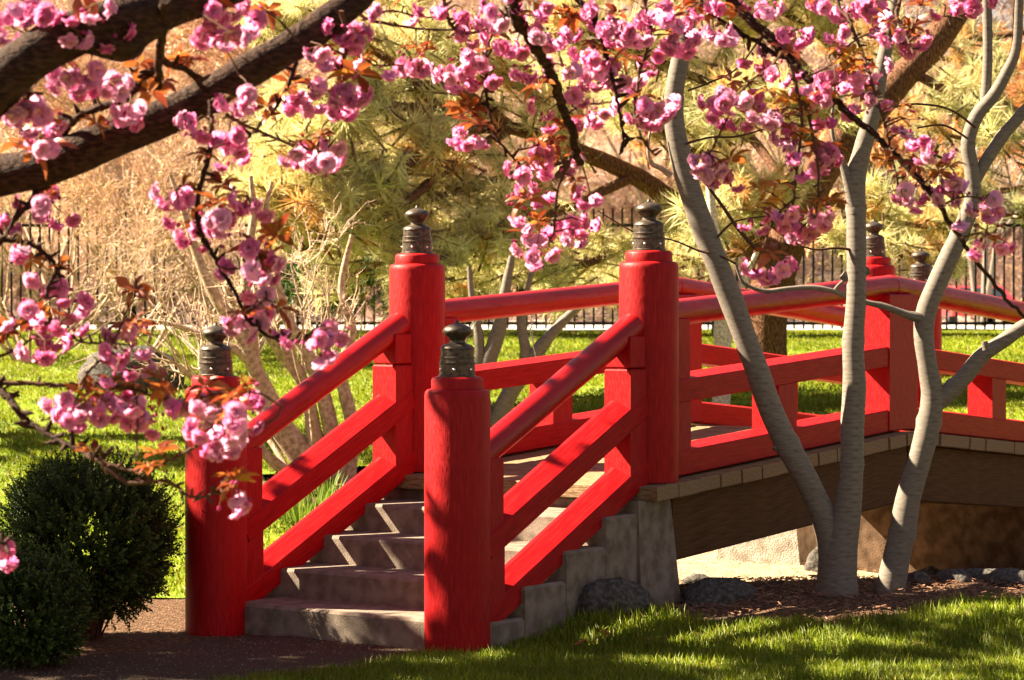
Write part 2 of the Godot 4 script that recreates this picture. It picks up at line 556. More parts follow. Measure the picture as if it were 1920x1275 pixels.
# ------------------------------------------------------------------ stones
func stone(size: Vector3, sd: int, m: Material, lump := .22, flat := 0.0) -> ArrayMesh:
	var nz := FastNoiseLite.new()
	nz.seed = sd
	nz.frequency = .55
	nz.fractal_octaves = 4
	var b := MB.new()
	var rows := 22
	var cols := 36
	var grid := []
	for i in rows + 1:
		var th := PI * i / rows
		for k in cols:
			var d := Vector3(sin(th) * cos(TAU * k / cols), cos(th), sin(th) * sin(TAU * k / cols))
			var r := 1.0 + lump * nz.get_noise_3dv(d * 2.2) + lump * .25 * nz.get_noise_3dv(d * 9.0)
			var q := d * r
			if flat > 0.0: q.y = minf(q.y, flat + .04 * nz.get_noise_3dv(d * 4.0))
			grid.append(q * size)
	for i in rows + 1:
		for k in cols:
			var q: Vector3 = grid[i * cols + k]
			var e: Vector3 = grid[i * cols + (k + 1) % cols] - grid[i * cols + (k + cols - 1) % cols]
			var s: Vector3 = grid[mini(i + 1, rows) * cols + k] - grid[maxi(i - 1, 0) * cols + k]
			var nn := s.cross(e).normalized()
			if nn.length() < .5 or nn.dot(q) < 0: nn = -nn if nn.length() > .5 else q.normalized()
			b.put(q, nn)
	for i in rows:
		for k in cols:
			b.quad(i * cols + k, i * cols + (k + 1) % cols, (i + 1) * cols + (k + 1) % cols, (i + 1) * cols + k)
	return b.done(m)


func build_stones() -> void:
	var list := [
		["boulder", 245, 26.5, Vector3(.53, .37, .36), 1, "grey boulder lying on the sunny lawn at the left", .12, 0.06],
		["rock", 1150, 12.75, Vector3(.22, .15, .14), 2, "brown rounded rock at the foot of the bridge pier", .2, 0.0],
		["rock", 1350, 13.35, Vector3(.25, .12, .16), 3, "smooth grey rock between the pier and the tree", .16, -.01],
		["rock", 1745, 17.4, Vector3(.17, .14, .14), 4, "dark round rock under the bridge behind the right stem", .12, .02],
		["rock", 1720, 14.0, Vector3(.09, .05, .07), 5, "small pale rock at the foot of the right stem", .2, 0.0],
		["rock", 1790, 14.1, Vector3(.14, .06, .09), 6, "low dark rock on the mulch right of the stems", .2, 0.0],
		["rock", 1900, 13.9, Vector3(.15, .07, .12), 7, "light flat rock at the right edge above the lawn", .25, .01],
		["rock", 1850, 14.3, Vector3(.22, .06, .12), 8, "flat dark rock slab behind the light one", .2, .0],
		["rock", 1905, 14.9, Vector3(.33, .20, .25), 9, "large shaded rock below the right end of the bridge", .2, .0],
		["rock", 1690, 16.9, Vector3(.16, .10, .12), 11, "pale rounded rock in the shade between the two tree bases", .15, .0],
		["rock", 1310, 17.6, Vector3(.13, .07, .10), 12, "small stone on the sunny straw beside the bridge pier", .2, .0],
		["rock", 1545, 18.2, Vector3(.13, .16, .12), 10, "sunlit stone beside the concrete block under the bridge", .2, .0],
	]
	for r in list:
		var p := on_ground(r[1], r[2])
		var o := obj(numbered(r[0]), stone(r[3], r[4], M.rock, r[6]), self, Transform3D(Basis(Vector3.UP, .3 * r[4]), p + Vector3.UP * r[7]))
		tag(o, r[5], "rock")
	var cb := MB.new()
	hexa([Vector3(-.36, -.1, .2), Vector3(.25, -.1, .2), Vector3(.27, -.1, -.25), Vector3(-.36, -.1, -.25)], [Vector3(-.33, .27, .18), Vector3(.20, .29, .16), Vector3(.26, .27, -.25), Vector3(-.32, .25, -.25)], cb)
	var p := on_ground(1450, 18.6)
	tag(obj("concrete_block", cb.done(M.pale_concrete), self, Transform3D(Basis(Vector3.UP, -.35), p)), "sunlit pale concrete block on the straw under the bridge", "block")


# ------------------------------------------------------------------ the ground
func sheet(x0: float, x1: float, z0: float, z1: float, step: float, lift: float, keep: Callable, m: Material) -> ArrayMesh:
	var b := MB.new()
	var nx := int(ceil((x1 - x0) / step)) + 1
	var nz := int(ceil((z1 - z0) / step)) + 1
	for j in nz:
		for i in nx:
			var x := x0 + i * step
			var z := z0 + j * step
			var h := height(x, z)
			var nn := Vector3(h - height(x + .1, z), .1, h - height(x, z + .1)).normalized()
			b.put(Vector3(x, h + lift, z), nn)
	for j in nz - 1:
		for i in nx - 1:
			if not keep.call(x0 + (i + .5) * step, z0 + (j + .5) * step): continue
			var a := j * nx + i
			b.quad(a, a + 1, a + nx + 1, a + nx)
	return b.done(m)


func wobble(x: float, z: float, k := 1.0) -> float:
	return bump_noise.get_noise_2d(x * 3.0 * k + 40.0, z * 3.0 * k)


func in_near_lawn(x: float, z: float) -> bool:
	var d := -z
	if d < 5.0 or d > 13.3: return false
	if x < -1.03 + (d - 11.2) * .87 + .04 * wobble(x, z): return false
	var top := 12.52 + .2 * sstep(.2, .7, x) - .25 * sstep(.7, 1.0, x) + .5 * sstep(1.75, 2.3, x)
	return d < top + .09 * wobble(x, z) + .03 * wobble(x, z, 4.0)


func in_mulch(x: float, z: float) -> bool:
	var d := -z
	return not in_near_lawn(x, z) and d > 12.2 and d < 14.6 and Vector2((x - 1.6) / 1.3, (d - 13.3) / 1.1).length() < 1.0 + .15 * wobble(x, z)


func in_far_lawn(x: float, z: float) -> bool:
	var d := -z
	var q := across_along(Vector3(x, 0, z))
	if q.x > -.5 and q.x < WIDE + .6 and q.y > -1.0 and q.y < 7.0: return false
	if x > .1 + .2 * wobble(x, z) and x < 3.7 + .2 * wobble(x, z) and d < 20.3 + .3 * wobble(x, z): return false
	var edge := 14.3 + .3 * wobble(x, z)
	if x > -1.3: edge = 17.4 + .4 * wobble(x, z)
	if Vector2((x + 1.35) / .9, (d - 19.4) / 1.2).length() < 1.0 + .2 * wobble(x, z): return false
	return d > edge and d < 37.0


func in_straw(x: float, z: float) -> bool:
	var q := across_along(Vector3(x, 0, z))
	return x > -.4 and x < 4.2 and q.x < WIDE + .7 and q.y > 1.7 and z > -21.0 and not in_far_lawn(x, z) and not in_mulch(x, z)


func scatter(x0: float, x1: float, z0: float, z1: float, count: int, keep: Callable) -> Array:
	var out := []
	for i in count:
		var x := rng.randf_range(x0, x1)
		var z := rng.randf_range(z0, z1)
		if keep.call(x, z): out.append(Vector3(x, height(x, z), z))
	return out


func blades(count: int, spread: float, tall: float, wide: float, sd: int) -> ArrayMesh:
	var r := RandomNumberGenerator.new()
	r.seed = sd
	var b := MB.new()
	for i in count:
		var w := r.randf() * TAU
		var p := Vector3(cos(w), 0, sin(w)) * spread * sqrt(r.randf())
		var face_at := r.randf() * TAU
		var side := Vector3(cos(face_at), 0, sin(face_at))
		var lean := Vector3(r.randf_range(-1, 1), 0, r.randf_range(-1, 1)) * .55
		var h := tall * r.randf_range(.5, 1.0)
		var up := Vector3(0, 1, 0)
		var nn := (side.cross(up) + up * .8).normalized()
		var g := r.randf()
		b.tint = Color(.13 + .08 * g, .20 + .04 * g, .010 + .005 * g) * r.randf_range(.8, 1.15)
		if r.randf() < .06: b.tint = Color(.28, .2, .09)
		var m := p + (up + lean * .4).normalized() * h * .55
		var t := p + (up + lean).normalized() * h
		var a0 := b.put(p - side * wide, nn)
		var a1 := b.put(p + side * wide, nn)
		var b0 := b.put(m - side * wide * .8, nn)
		var b1 := b.put(m + side * wide * .8, nn)
		var c0 := b.put(t, nn)
		b.quad(a0, a1, b1, b0)
		b.face(b0, b1, c0)
	return b.done(M.grass_blade)


func build_ground() -> void:
	structure("ground", sheet(-60, 60, -120, 2, 1.0, -.05, func(_x, _z): return true, M.soil))
	structure("mulch_bed", sheet(-5, 6, -19, -8, .1, -.006, func(x, z): return not in_near_lawn(x, z) and not in_far_lawn(x, z), M.soil))
	structure("gravel_path", sheet(-6, 1.2, -12.9, -3, .1, .002, func(x, z): return not in_near_lawn(x, z) and -z < 12.75 - .9 * sstep(-1.2, -2.2, x) + .06 * wobble(x, z), M.gravel))
	structure("lawn", sheet(-1.5, 6, -14, -5, .05, 0.0, func(x, z): return in_near_lawn(x, z), M.turf))
	structure("lawn", sheet(-14, 16, -38, -13.8, .2, 0.0, func(x, z): return in_far_lawn(x, z), M.turf))
	structure("straw_ground", sheet(-2.5, 4.5, -22, -14.0, .1, 0.004, func(x, z): return in_straw(x, z), M.straw_ground))
	structure("road", sheet(-60, 60, -75.5, -37.5, .5, .02, func(_x, _z): return true, M.road))
	structure("bank", sheet(-60, 60, -118, -75, 1.5, .02, func(_x, _z): return true, M.dry_bank))

	var near := scatter(-1.4, 4.5, -13.5, -9.5, 9500, func(x, z): return in_near_lawn(x, z))
	var places := [[], [], []]
	var tints := [[], [], []]
	for p in near:
		var k := rng.randi() % 3
		var s := rng.randf_range(.75, 1.2)
		if p.z < -12.35 and rng.randf() < .25: s *= 1.5
		places[k].append(Transform3D(Basis(Vector3.UP, rng.randf() * TAU).scaled(Vector3(1, s, 1)), p))
		var g := 1.02 + .5 * bump_noise.get_noise_2d(p.x * 5, p.z * 5) + rng.randf_range(-.12, .12)
		tints[k].append(Color(g * rng.randf_range(.9, 1.15), g, g))
	for k in 3: stuff("lawn_grass", blades(30, .075, .062, .0022, 50 + k), places[k], tints[k])
	var far := scatter(-11, 12, -36.5, -14.0, 30000, func(x, z): return in_far_lawn(x, z) and absf(x) < -z * .205 + 2.6)
	var fp := []
	var ft := []
	for p in far:
		fp.append(Transform3D(Basis(Vector3.UP, rng.randf() * TAU).scaled(Vector3(1.3, rng.randf_range(.5, .85), 1.3)), p))
		var g := 1.1 + .4 * bump_noise.get_noise_2d(p.x * 2, p.z * 2) + rng.randf_range(-.06, .06)
		ft.append(Color(g * rng.randf_range(.95, 1.2), g, g))
	stuff("lawn_grass", blades(22, .13, .065, .005, 60), fp, ft)

	var cm := MB.new()
	hexa([Vector3(-.5, -.1, -.2), Vector3(.5, -.1, -.13), Vector3(.5, -.1, .12), Vector3(-.42, -.1, .2)], [Vector3(-.45, .1, -.17), Vector3(.46, .1, -.1), Vector3(.48, .1, .1), Vector3(-.4, .1, .16)], cm)
	var chip_mesh := cm.done(M.chip)
	var cp := []
	var ct := []
	for p in scatter(-.2, 3.2, -15.0, -12.1, 9000, func(x, z): return in_mulch(x, z) or (not in_near_lawn(x, z) and x > -.3 and -z < 13.2 and rng.randf() < .5)):
		var l := rng.randf_range(.018, .05)
		cp.append(Transform3D(Basis.from_euler(Vector3(rng.randf_range(-.5, .5), rng.randf() * TAU, rng.randf_range(-.4, .4))).scaled_local(Vector3(l, l * .25, l * rng.randf_range(.3, .6))), p + Vector3.UP * rng.randf_range(0, .018)))
		ct.append(Color(.16, .075, .045).lerp(Color(.33, .19, .12), rng.randf()) * rng.randf_range(.5, 1.1))
	for p in scatter(-3.5, 1.0, -14.0, -10.8, 2600, func(x, z): return not in_near_lawn(x, z) and across_along(Vector3(x, 0, z)).y < .1 and rng.randf() < (1.0 if -z > 12.2 - .5 * sstep(-1.4, -2.2, x) else .1)):
		var l := rng.randf_range(.012, .035)
		cp.append(Transform3D(Basis.from_euler(Vector3(rng.randf_range(-.3, .3), rng.randf() * TAU, rng.randf_range(-.3, .3))).scaled_local(Vector3(l, l * .25, l * .5)), p + Vector3.UP * .006))
		ct.append(Color(.12, .06, .035).lerp(Color(.25, .15, .09), rng.randf()) * rng.randf_range(.5, 1.0))
	for p in scatter(-1.0, 3.4, -13.0, -11.2, 420, func(x, z): return in_near_lawn(x, z)):
		var l := rng.randf_range(.010, .03)
		cp.append(Transform3D(Basis.from_euler(Vector3(rng.randf_range(-.6, .6), rng.randf() * TAU, rng.randf_range(-.6, .6))).scaled_local(Vector3(l, l * .12, l * .5)), p + Vector3.UP * rng.randf_range(.015, .045)))
		ct.append(Color(.28, .13, .06).lerp(Color(.42, .28, .14), rng.randf()))
	stuff("bark_chips", chip_mesh, cp, ct)
	var gp := []
	var gc := []
	for p in scatter(-3.2, .8, -13.0, -10.6, 9000, func(x, z): return not in_near_lawn(x, z) and -z < 12.8 - .9 * sstep(-1.2, -2.2, x)):
		var l := rng.randf_range(.004, .011)
		gp.append(Transform3D(Basis.from_euler(Vector3(rng.randf() * 3, rng.randf() * TAU, rng.randf() * 3)).scaled_local(Vector3(l, l * 2.2, l * 1.4)), p + Vector3.UP * .004))
		gc.append(Color(.07, .05, .035).lerp(Color(.26, .21, .165), rng.randf() * rng.randf()))
	stuff("path_grit", chip_mesh, gp, gc)
	var sp := []
	var sc := []
	for p in scatter(-2.0, 4.0, -21.5, -14.0, 12000, func(x, z): return in_straw(x, z)):
		var l := rng.randf_range(.03, .11)
		sp.append(Transform3D(Basis.from_euler(Vector3(rng.randf_range(-.4, .4), rng.randf() * TAU, rng.randf_range(-.35, .35))).scaled_local(Vector3(l, .006, .008)), p + Vector3.UP * rng.randf_range(.004, .03)))
		if rng.randf() < .3: sc.append(Color(.22, .09, .04).lerp(Color(.36, .18, .08), rng.randf()))
		else: sc.append(Color(.42, .25, .12).lerp(Color(.62, .46, .26), rng.randf()) * rng.randf_range(.6, 1.0))
	stuff("straw", chip_mesh, sp, sc)


func build_fence() -> void:
	var zz := -33.2
	var base := height(0, zz) + .03
	var fe := thing("iron_fence", "black iron picket fence running behind the lawn along the road", "fence", Vector3(0, base, zz))
	var pm := slab(.024, 1.5, .024, .002).done(M.black_iron)
	for k in 200:
		var x := -9.2 + k * .1188
		if x > 11.6: break
		obj("picket", pm, fe, Transform3D(Basis(), Vector3(x, .05, 0)))
	for y in [.10, 1.32]:
		obj("rail", slab(21.2, .038, .034, .003).done(M.black_iron), fe, Transform3D(Basis(), Vector3(1.2, y, -.0)))
	var pp := MB.new()
	lathe(pp, PackedVector2Array([Vector2(.0, -.3), Vector2(.06, -.3), Vector2(.06, 1.50), Vector2(.075, 1.505), Vector2(.075, 1.53), Vector2(0, 1.56)]), 4)
	var ppm := pp.done(M.black_iron)
	for k in 9: obj("fence_post", ppm, fe, Transform3D(Basis(Vector3.UP, PI / 4), Vector3(-4.73 + (k - 1) * 2.42, 0, 0)))


func build_car() -> void:
	var paint := mat("car_red", Color(.45, .02, .03), .25)
	paint.clearcoat_enabled = true
	var glass := mat("car_glass", Color(.02, .025, .03), .08)
	var rubber := mat("tyre_rubber", Color(.015, .015, .015), .8)
	var rim := mat("rim_metal", Color(.5, .5, .5), .3)
	rim.metallic = .8
	var lamp := mat("tail_lamp", Color(.4, .01, .01), .2)
	var white := mat("number_plate", Color(.6, .6, .55), .5)
	var p := Vector3(12.65, height(12.6, -73.5) + .03, -73.5)
	var car := thing("parked_car", "red car parked on the road behind the fence at the right", "car", p)
	car.scale = Vector3(1, .72, 1)
	# the side outline (z, y) with a width for each point: wheels at z -1.3 and 1.3
	var body := MB.new()
	var outline := [Vector2(2.1, .3), Vector2(2.15, .55), Vector2(2.05, .92), Vector2(1.75, .98), Vector2(.9, 1.0), Vector2(-1.1, .95), Vector2(-2.0, .78), Vector2(-2.12, .5), Vector2(-2.05, .3)]
	for i in outline.size():
		var a: Vector2 = outline[i]
		var b: Vector2 = outline[(i + 1) % outline.size()]
		body.flat_quad(Vector3(-.86, a.y, a.x), Vector3(.86, a.y, a.x), Vector3(.86, b.y, b.x), Vector3(-.86, b.y, b.x), Vector3(0, (a.y + b.y) / 2 - .6, (a.x + b.x) / 4))
		for s in [-.86, .86]: body.flat_tri(Vector3(s, a.y, a.x), Vector3(s, b.y, b.x), Vector3(s, .6, 0), Vector3(s, 0, 0))
	obj("body", body.done(paint), car)
	var cab := MB.new()
	hexa([Vector3(-.82, .96, 1.95), Vector3(.82, .96, 1.95), Vector3(.82, .94, -1.0), Vector3(-.82, .94, -1.0)], [Vector3(-.62, 1.42, 1.35), Vector3(.62, 1.42, 1.35), Vector3(.62, 1.42, -.2), Vector3(-.62, 1.42, -.2)], cab)
	obj("roof", cab.done(paint), car)
	var rg := MB.new()
	rg.flat_quad(Vector3(-.68, 1.02, 1.90), Vector3(.68, 1.02, 1.90), Vector3(.56, 1.36, 1.445), Vector3(-.56, 1.36, 1.445), Vector3(0, 1, 1))
	obj("rear_window", rg.done(glass), car)
	for s in [-1, 1]:
		var sg := MB.new()
		sg.flat_quad(Vector3(s * .805, 1.02, 1.5), Vector3(s * .805, 1.02, -.75), Vector3(s * .66, 1.36, -.1), Vector3(s * .66, 1.36, 1.2), Vector3(s, .3, 0))
		obj("side_window", sg.done(glass), car)
		obj("tail_light", slab(.28, .14, .05).done(lamp), car, Transform3D(Basis(), Vector3(s * .66, .74, 2.12)))
		for z in [-1.3, 1.3]:
			var w := obj("wheel", prism(disc(.32, 24), .2, true).done(rubber), car, Transform3D(Basis(), Vector3(s * .76 - .1, .32, z)))
			obj("rim", prism(disc(.2, 16), .21, true).done(rim), w, Transform3D(Basis(), Vector3(-.005, 0, 0)))
	obj("number_plate", slab(.42, .12, .02).done(white), car, Transform3D(Basis(), Vector3(0, .6, 2.15)))


# ------------------------------------------------------------------ trees and shrubs
func limb(called: String, pts: PackedVector3Array, r0: float, r1: float, m: Material, parent: Node3D, sides := 12, rough := .1, power := 1.0) -> MeshInstance3D:
	var s := spline(pts, 10)
	for i in s.size(): s[i] -= parent.position
	var b := MB.new()
	tube(b, s, taper(s.size(), r0, r1, power), sides, rough)
	return obj(called, b.done(m), parent)


func px(depth: float, list: Array) -> PackedVector3Array:   # u, v pairs at one distance
	var out := PackedVector3Array()
	for i in range(0, list.size(), 2): out.append(at(list[i], list[i + 1], depth))
	return out


func stem(called: String, depth: float, list: Array, parent: Node3D, m: Material, rough := .07, knots := true) -> void:   # u, v, width triples
	var pts := PackedVector3Array()
	var rr := PackedFloat32Array()
	for i in range(0, list.size(), 3):
		pts.append(at(list[i], list[i + 1], depth))
		rr.append(list[i + 2] * depth / FOCAL / 2.0)
	var s := spline(pts, 9)
	var r := PackedFloat32Array()
	for i in s.size():
		var k := mini(i / 9, rr.size() - 2)
		r.append(lerpf(rr[k], rr[k + 1], (i - k * 9) / 9.0))
		s[i] -= parent.position
	if knots:
		for j in 3:
			var c := rng.randi() % s.size()
			for i in range(maxi(0, c - 1), mini(s.size(), c + 2)): r[i] *= 1.10 if i == c else 1.04
	var b := MB.new()
	tube(b, s, r, 20, rough)
	obj(called, b.done(m), parent)


func branching(m: MB, p: Vector3, dir: Vector3, length: float, r: float, level: int, tips: Array, spread: float, lift: float) -> void:
	var steps := 4
	var pts := PackedVector3Array([p])
	var q := p
	var d := dir
	for i in steps:
		d = (d + Vector3(rng.randf_range(-1, 1), rng.randf_range(-1, 1) + lift, rng.randf_range(-1, 1)) * .16).normalized()
		q += d * length / steps
		pts.append(q)
	tube(m, pts, taper(steps + 1, r, r * .55), 6 if r > .012 else 4, 0.0, false)
	if level <= 0:
		tips.append([q, d])
		tips.append([pts[2], d])
		return
	var kids := 2 + rng.randi() % 2
	for i in kids:
		var side := Vector3(rng.randf_range(-1, 1), rng.randf_range(-.4, .9), rng.randf_range(-1, 1)).normalized()
		branching(m, pts[steps - (i % 2)], (d + side * spread).normalized(), length * rng.randf_range(.62, .85), r * .55, level - 1, tips, spread, lift)


func twig_spray(sd: int, color: Color, buds: bool) -> ArrayMesh:
	var r := RandomNumberGenerator.new()
	r.seed = sd
	var b := MB.new()
	for i in 9:
		var d := Vector3(r.randf_range(-1, 1), r.randf_range(-.3, 1.0), r.randf_range(-1, 1)).normalized()
		var len := r.randf_range(.22, .45)
		var tone := color * r.randf_range(.65, 1.15)
		b.tint = tone
		var q := Vector3(0, r.randf_range(-.12, .1), 0)
		var pts := PackedVector3Array([q])
		for k in 4:
			d = (d + Vector3(r.randf_range(-1, 1), r.randf_range(-.6, .9), r.randf_range(-1, 1)) * .45).normalized()
			q += d * len / 4.0
			pts.append(q)
			if k > 0 and r.randf() < .7:
				var d3 := (d + Vector3(r.randf_range(-1, 1), r.randf_range(-.5, .8), r.randf_range(-1, 1)) * 1.1).normalized()
				tube(b, PackedVector3Array([q, q + d3 * len * .16, q + d3 * len * .3 + Vector3.UP * .015]), PackedFloat32Array([.003, .0022, .0012]), 3, 0.0, false)
		tube(b, pts, PackedFloat32Array([.0048, .004, .0034, .0026, .0014]), 3, 0.0, false)
		if buds:
			for k in 5:
				var c := pts[1 + r.randi() % 4] + Vector3(r.randf_range(-1, 1), r.randf_range(-1, 1), r.randf_range(-1, 1)) * .02
				var s := Vector3(r.randf_range(-1, 1), r.randf_range(-.2, 1), r.randf_range(-1, 1)).normalized() * r.randf_range(.018, .036)
				b.tint = Color(.66, .50, .26) * r.randf_range(.8, 1.2)
				b.flat_tri(c, c + s, c + s.rotated(d, .6) * .75 + d * .012, Vector3(r.randf_range(-1, 1), 1, 1))
				b.tint = tone
	return b.done(M.dry_twig)


var sprays: Array = []
func bare_shrub(called: String, label: String, category: String, base: Vector3, stems: int, tall: float, lean: Vector3, spray_scale: float, tint: Color, bark: Material, level := 3, open := .55, group := "", r0 := .03, keep := 1.0) -> Node3D:
	var t := thing(called, label, category, base, group)
	var tips := []
	for i in stems:
		var b := MB.new()
		var w := TAU * i / stems + rng.randf_range(-.3, .3)
		var d := (Vector3(cos(w) * open, 1.0, sin(w) * open) + lean).normalized()
		branching(b, Vector3(cos(w) * .12, -.05, sin(w) * .12), d, tall * rng.randf_range(.36, .46), r0 * rng.randf_range(.7, 1.1), level, tips, .5, .12)
		obj("stem", b.done(bark), t)
	if spray_scale > 0.0:
		if not sprays:
			for k in 3: sprays.append(twig_spray(70 + k, Color(.58, .46, .39), k > 0))
		var xf := [[], [], []]
		var tc := [[], [], []]
		for q in tips:
			for e in 1:
				if rng.randf() > keep: continue
				var k := rng.randi() % 3
				var d: Vector3 = (q[1] + Vector3(rng.randf_range(-.5, .5), rng.randf_range(-.2, .4), rng.randf_range(-.5, .5))).normalized()
				var bs := Basis(Quaternion(Vector3.UP, d)) * Basis(Vector3.UP, rng.randf() * TAU)
				xf[k].append(Transform3D(bs.scaled(Vector3.ONE * spray_scale * rng.randf_range(.7, 1.3)), q[0]))
				tc[k].append(tint * rng.randf_range(.75, 1.2))
		for k in 3:
			if xf[k]: stuff("twigs", sprays[k], xf[k], tc[k], t)
	return t


func needle_tuft(sd: int) -> ArrayMesh:   # one shoot of long needles
	var r := RandomNumberGenerator.new()
	r.seed = sd
	var b := MB.new()
	b.tint = Color(.2, .12, .06)
	tube(b, PackedVector3Array([Vector3(0, -.25, 0), Vector3(.01, -.1, 0), Vector3(0, .06, .01)]), PackedFloat32Array([.011, .009, .006]), 5)
	for i in 95:
		var d := Vector3(r.randf_range(-1, 1), r.randf_range(-.15, 1.35), r.randf_range(-1, 1)).normalized()
		var p := Vector3(0, r.randf_range(-.2, .06), 0)
		var len := r.randf_range(.10, .22)
		var side := d.cross(Vector3(r.randf_range(-1, 1), r.randf_range(-1, 1), r.randf_range(-1, 1))).normalized()
		var m := p + d * len * .55
		var e := p + d * len + Vector3(0, -.03, 0) * r.randf()
		var nn := side.cross(d).normalized()
		b.tint = Color(.53, .56, .20).lerp(Color(.80, .75, .44), r.randf()) * r.randf_range(.75, 1.15)
		var w := .0030
		var a0 := b.put(p - side * w, nn)
		var a1 := b.put(p + side * w, nn)
		var m0 := b.put(m - side * w, nn)
		var m1 := b.put(m + side * w, nn)
		var e0 := b.put(e, nn)
		b.quad(a0, a1, m1, m0)
		b.face(m0, m1, e0)
	return b.done(M.needle)


var tufts: Array = []
func pine_foliage(t: Node3D, limbs: Array, density: float, dull: float, dead := .08) -> void:   # limbs: paths in the tree's own space
	if not tufts:
		for k in 4: tufts.append(needle_tuft(80 + k))
	var xf := [[], [], [], []]
	var tc := [[], [], [], []]
	var twig := MB.new()
	for path: PackedVector3Array in limbs:
		var s := path
		var total := 0.0
		for i in s.size() - 1: total += s[i].distance_to(s[i + 1])
		var n := int(total / .26)
		for j in n:
			var f := lerpf(.22, 1.0, (j + rng.randf()) / n)
			var i := mini(int(f * (s.size() - 1)), s.size() - 2)
			var p := s[i].lerp(s[i + 1], f * (s.size() - 1) - i)
			var along := (s[i + 1] - s[i]).normalized()
			var out := (along + Vector3(rng.randf_range(-1, 1), rng.randf_range(-.5, .55), rng.randf_range(-1, 1)) * 1.1).normalized()
			var len := rng.randf_range(.3, .95) * (1.15 - f * .5)
			var q := p + out * len * .6 + Vector3.UP * .03
			var e := p + out * len + Vector3.UP * .1
			tube(twig, PackedVector3Array([p, q, e]), PackedFloat32Array([.016, .012, .007]), 4, 0.0, false)
			var m := int(density * (2.0 + len * 4.0))
			for u in m:
				var g := rng.randf_range(.25, 1.0)
				var at_p := p.lerp(e, g) + Vector3(rng.randf_range(-1, 1), rng.randf_range(-1, 1), rng.randf_range(-1, 1)) * .17
				var dir := (out + Vector3(rng.randf_range(-1, 1), rng.randf_range(-.3, 1.2), rng.randf_range(-1, 1)) * .9).normalized()
				var k := rng.randi() % 4
				xf[k].append(Transform3D((Basis(Quaternion(Vector3.UP, dir)) * Basis(Vector3.UP, rng.randf() * TAU)).scaled(Vector3.ONE * rng.randf_range(.65, 1.45)), at_p))
				var c := Color(1, 1, 1).lerp(Color(1.25, .72, .5), 1.0 if rng.randf() < dead else rng.randf() * .25) * dull * rng.randf_range(.75, 1.15)
				tc[k].append(c)
	obj("twigs", twig.done(M.tan_bark), t).set_meta("kind", "stuff")
	for k in 4: stuff("needles", tufts[k], xf[k], tc[k], t)


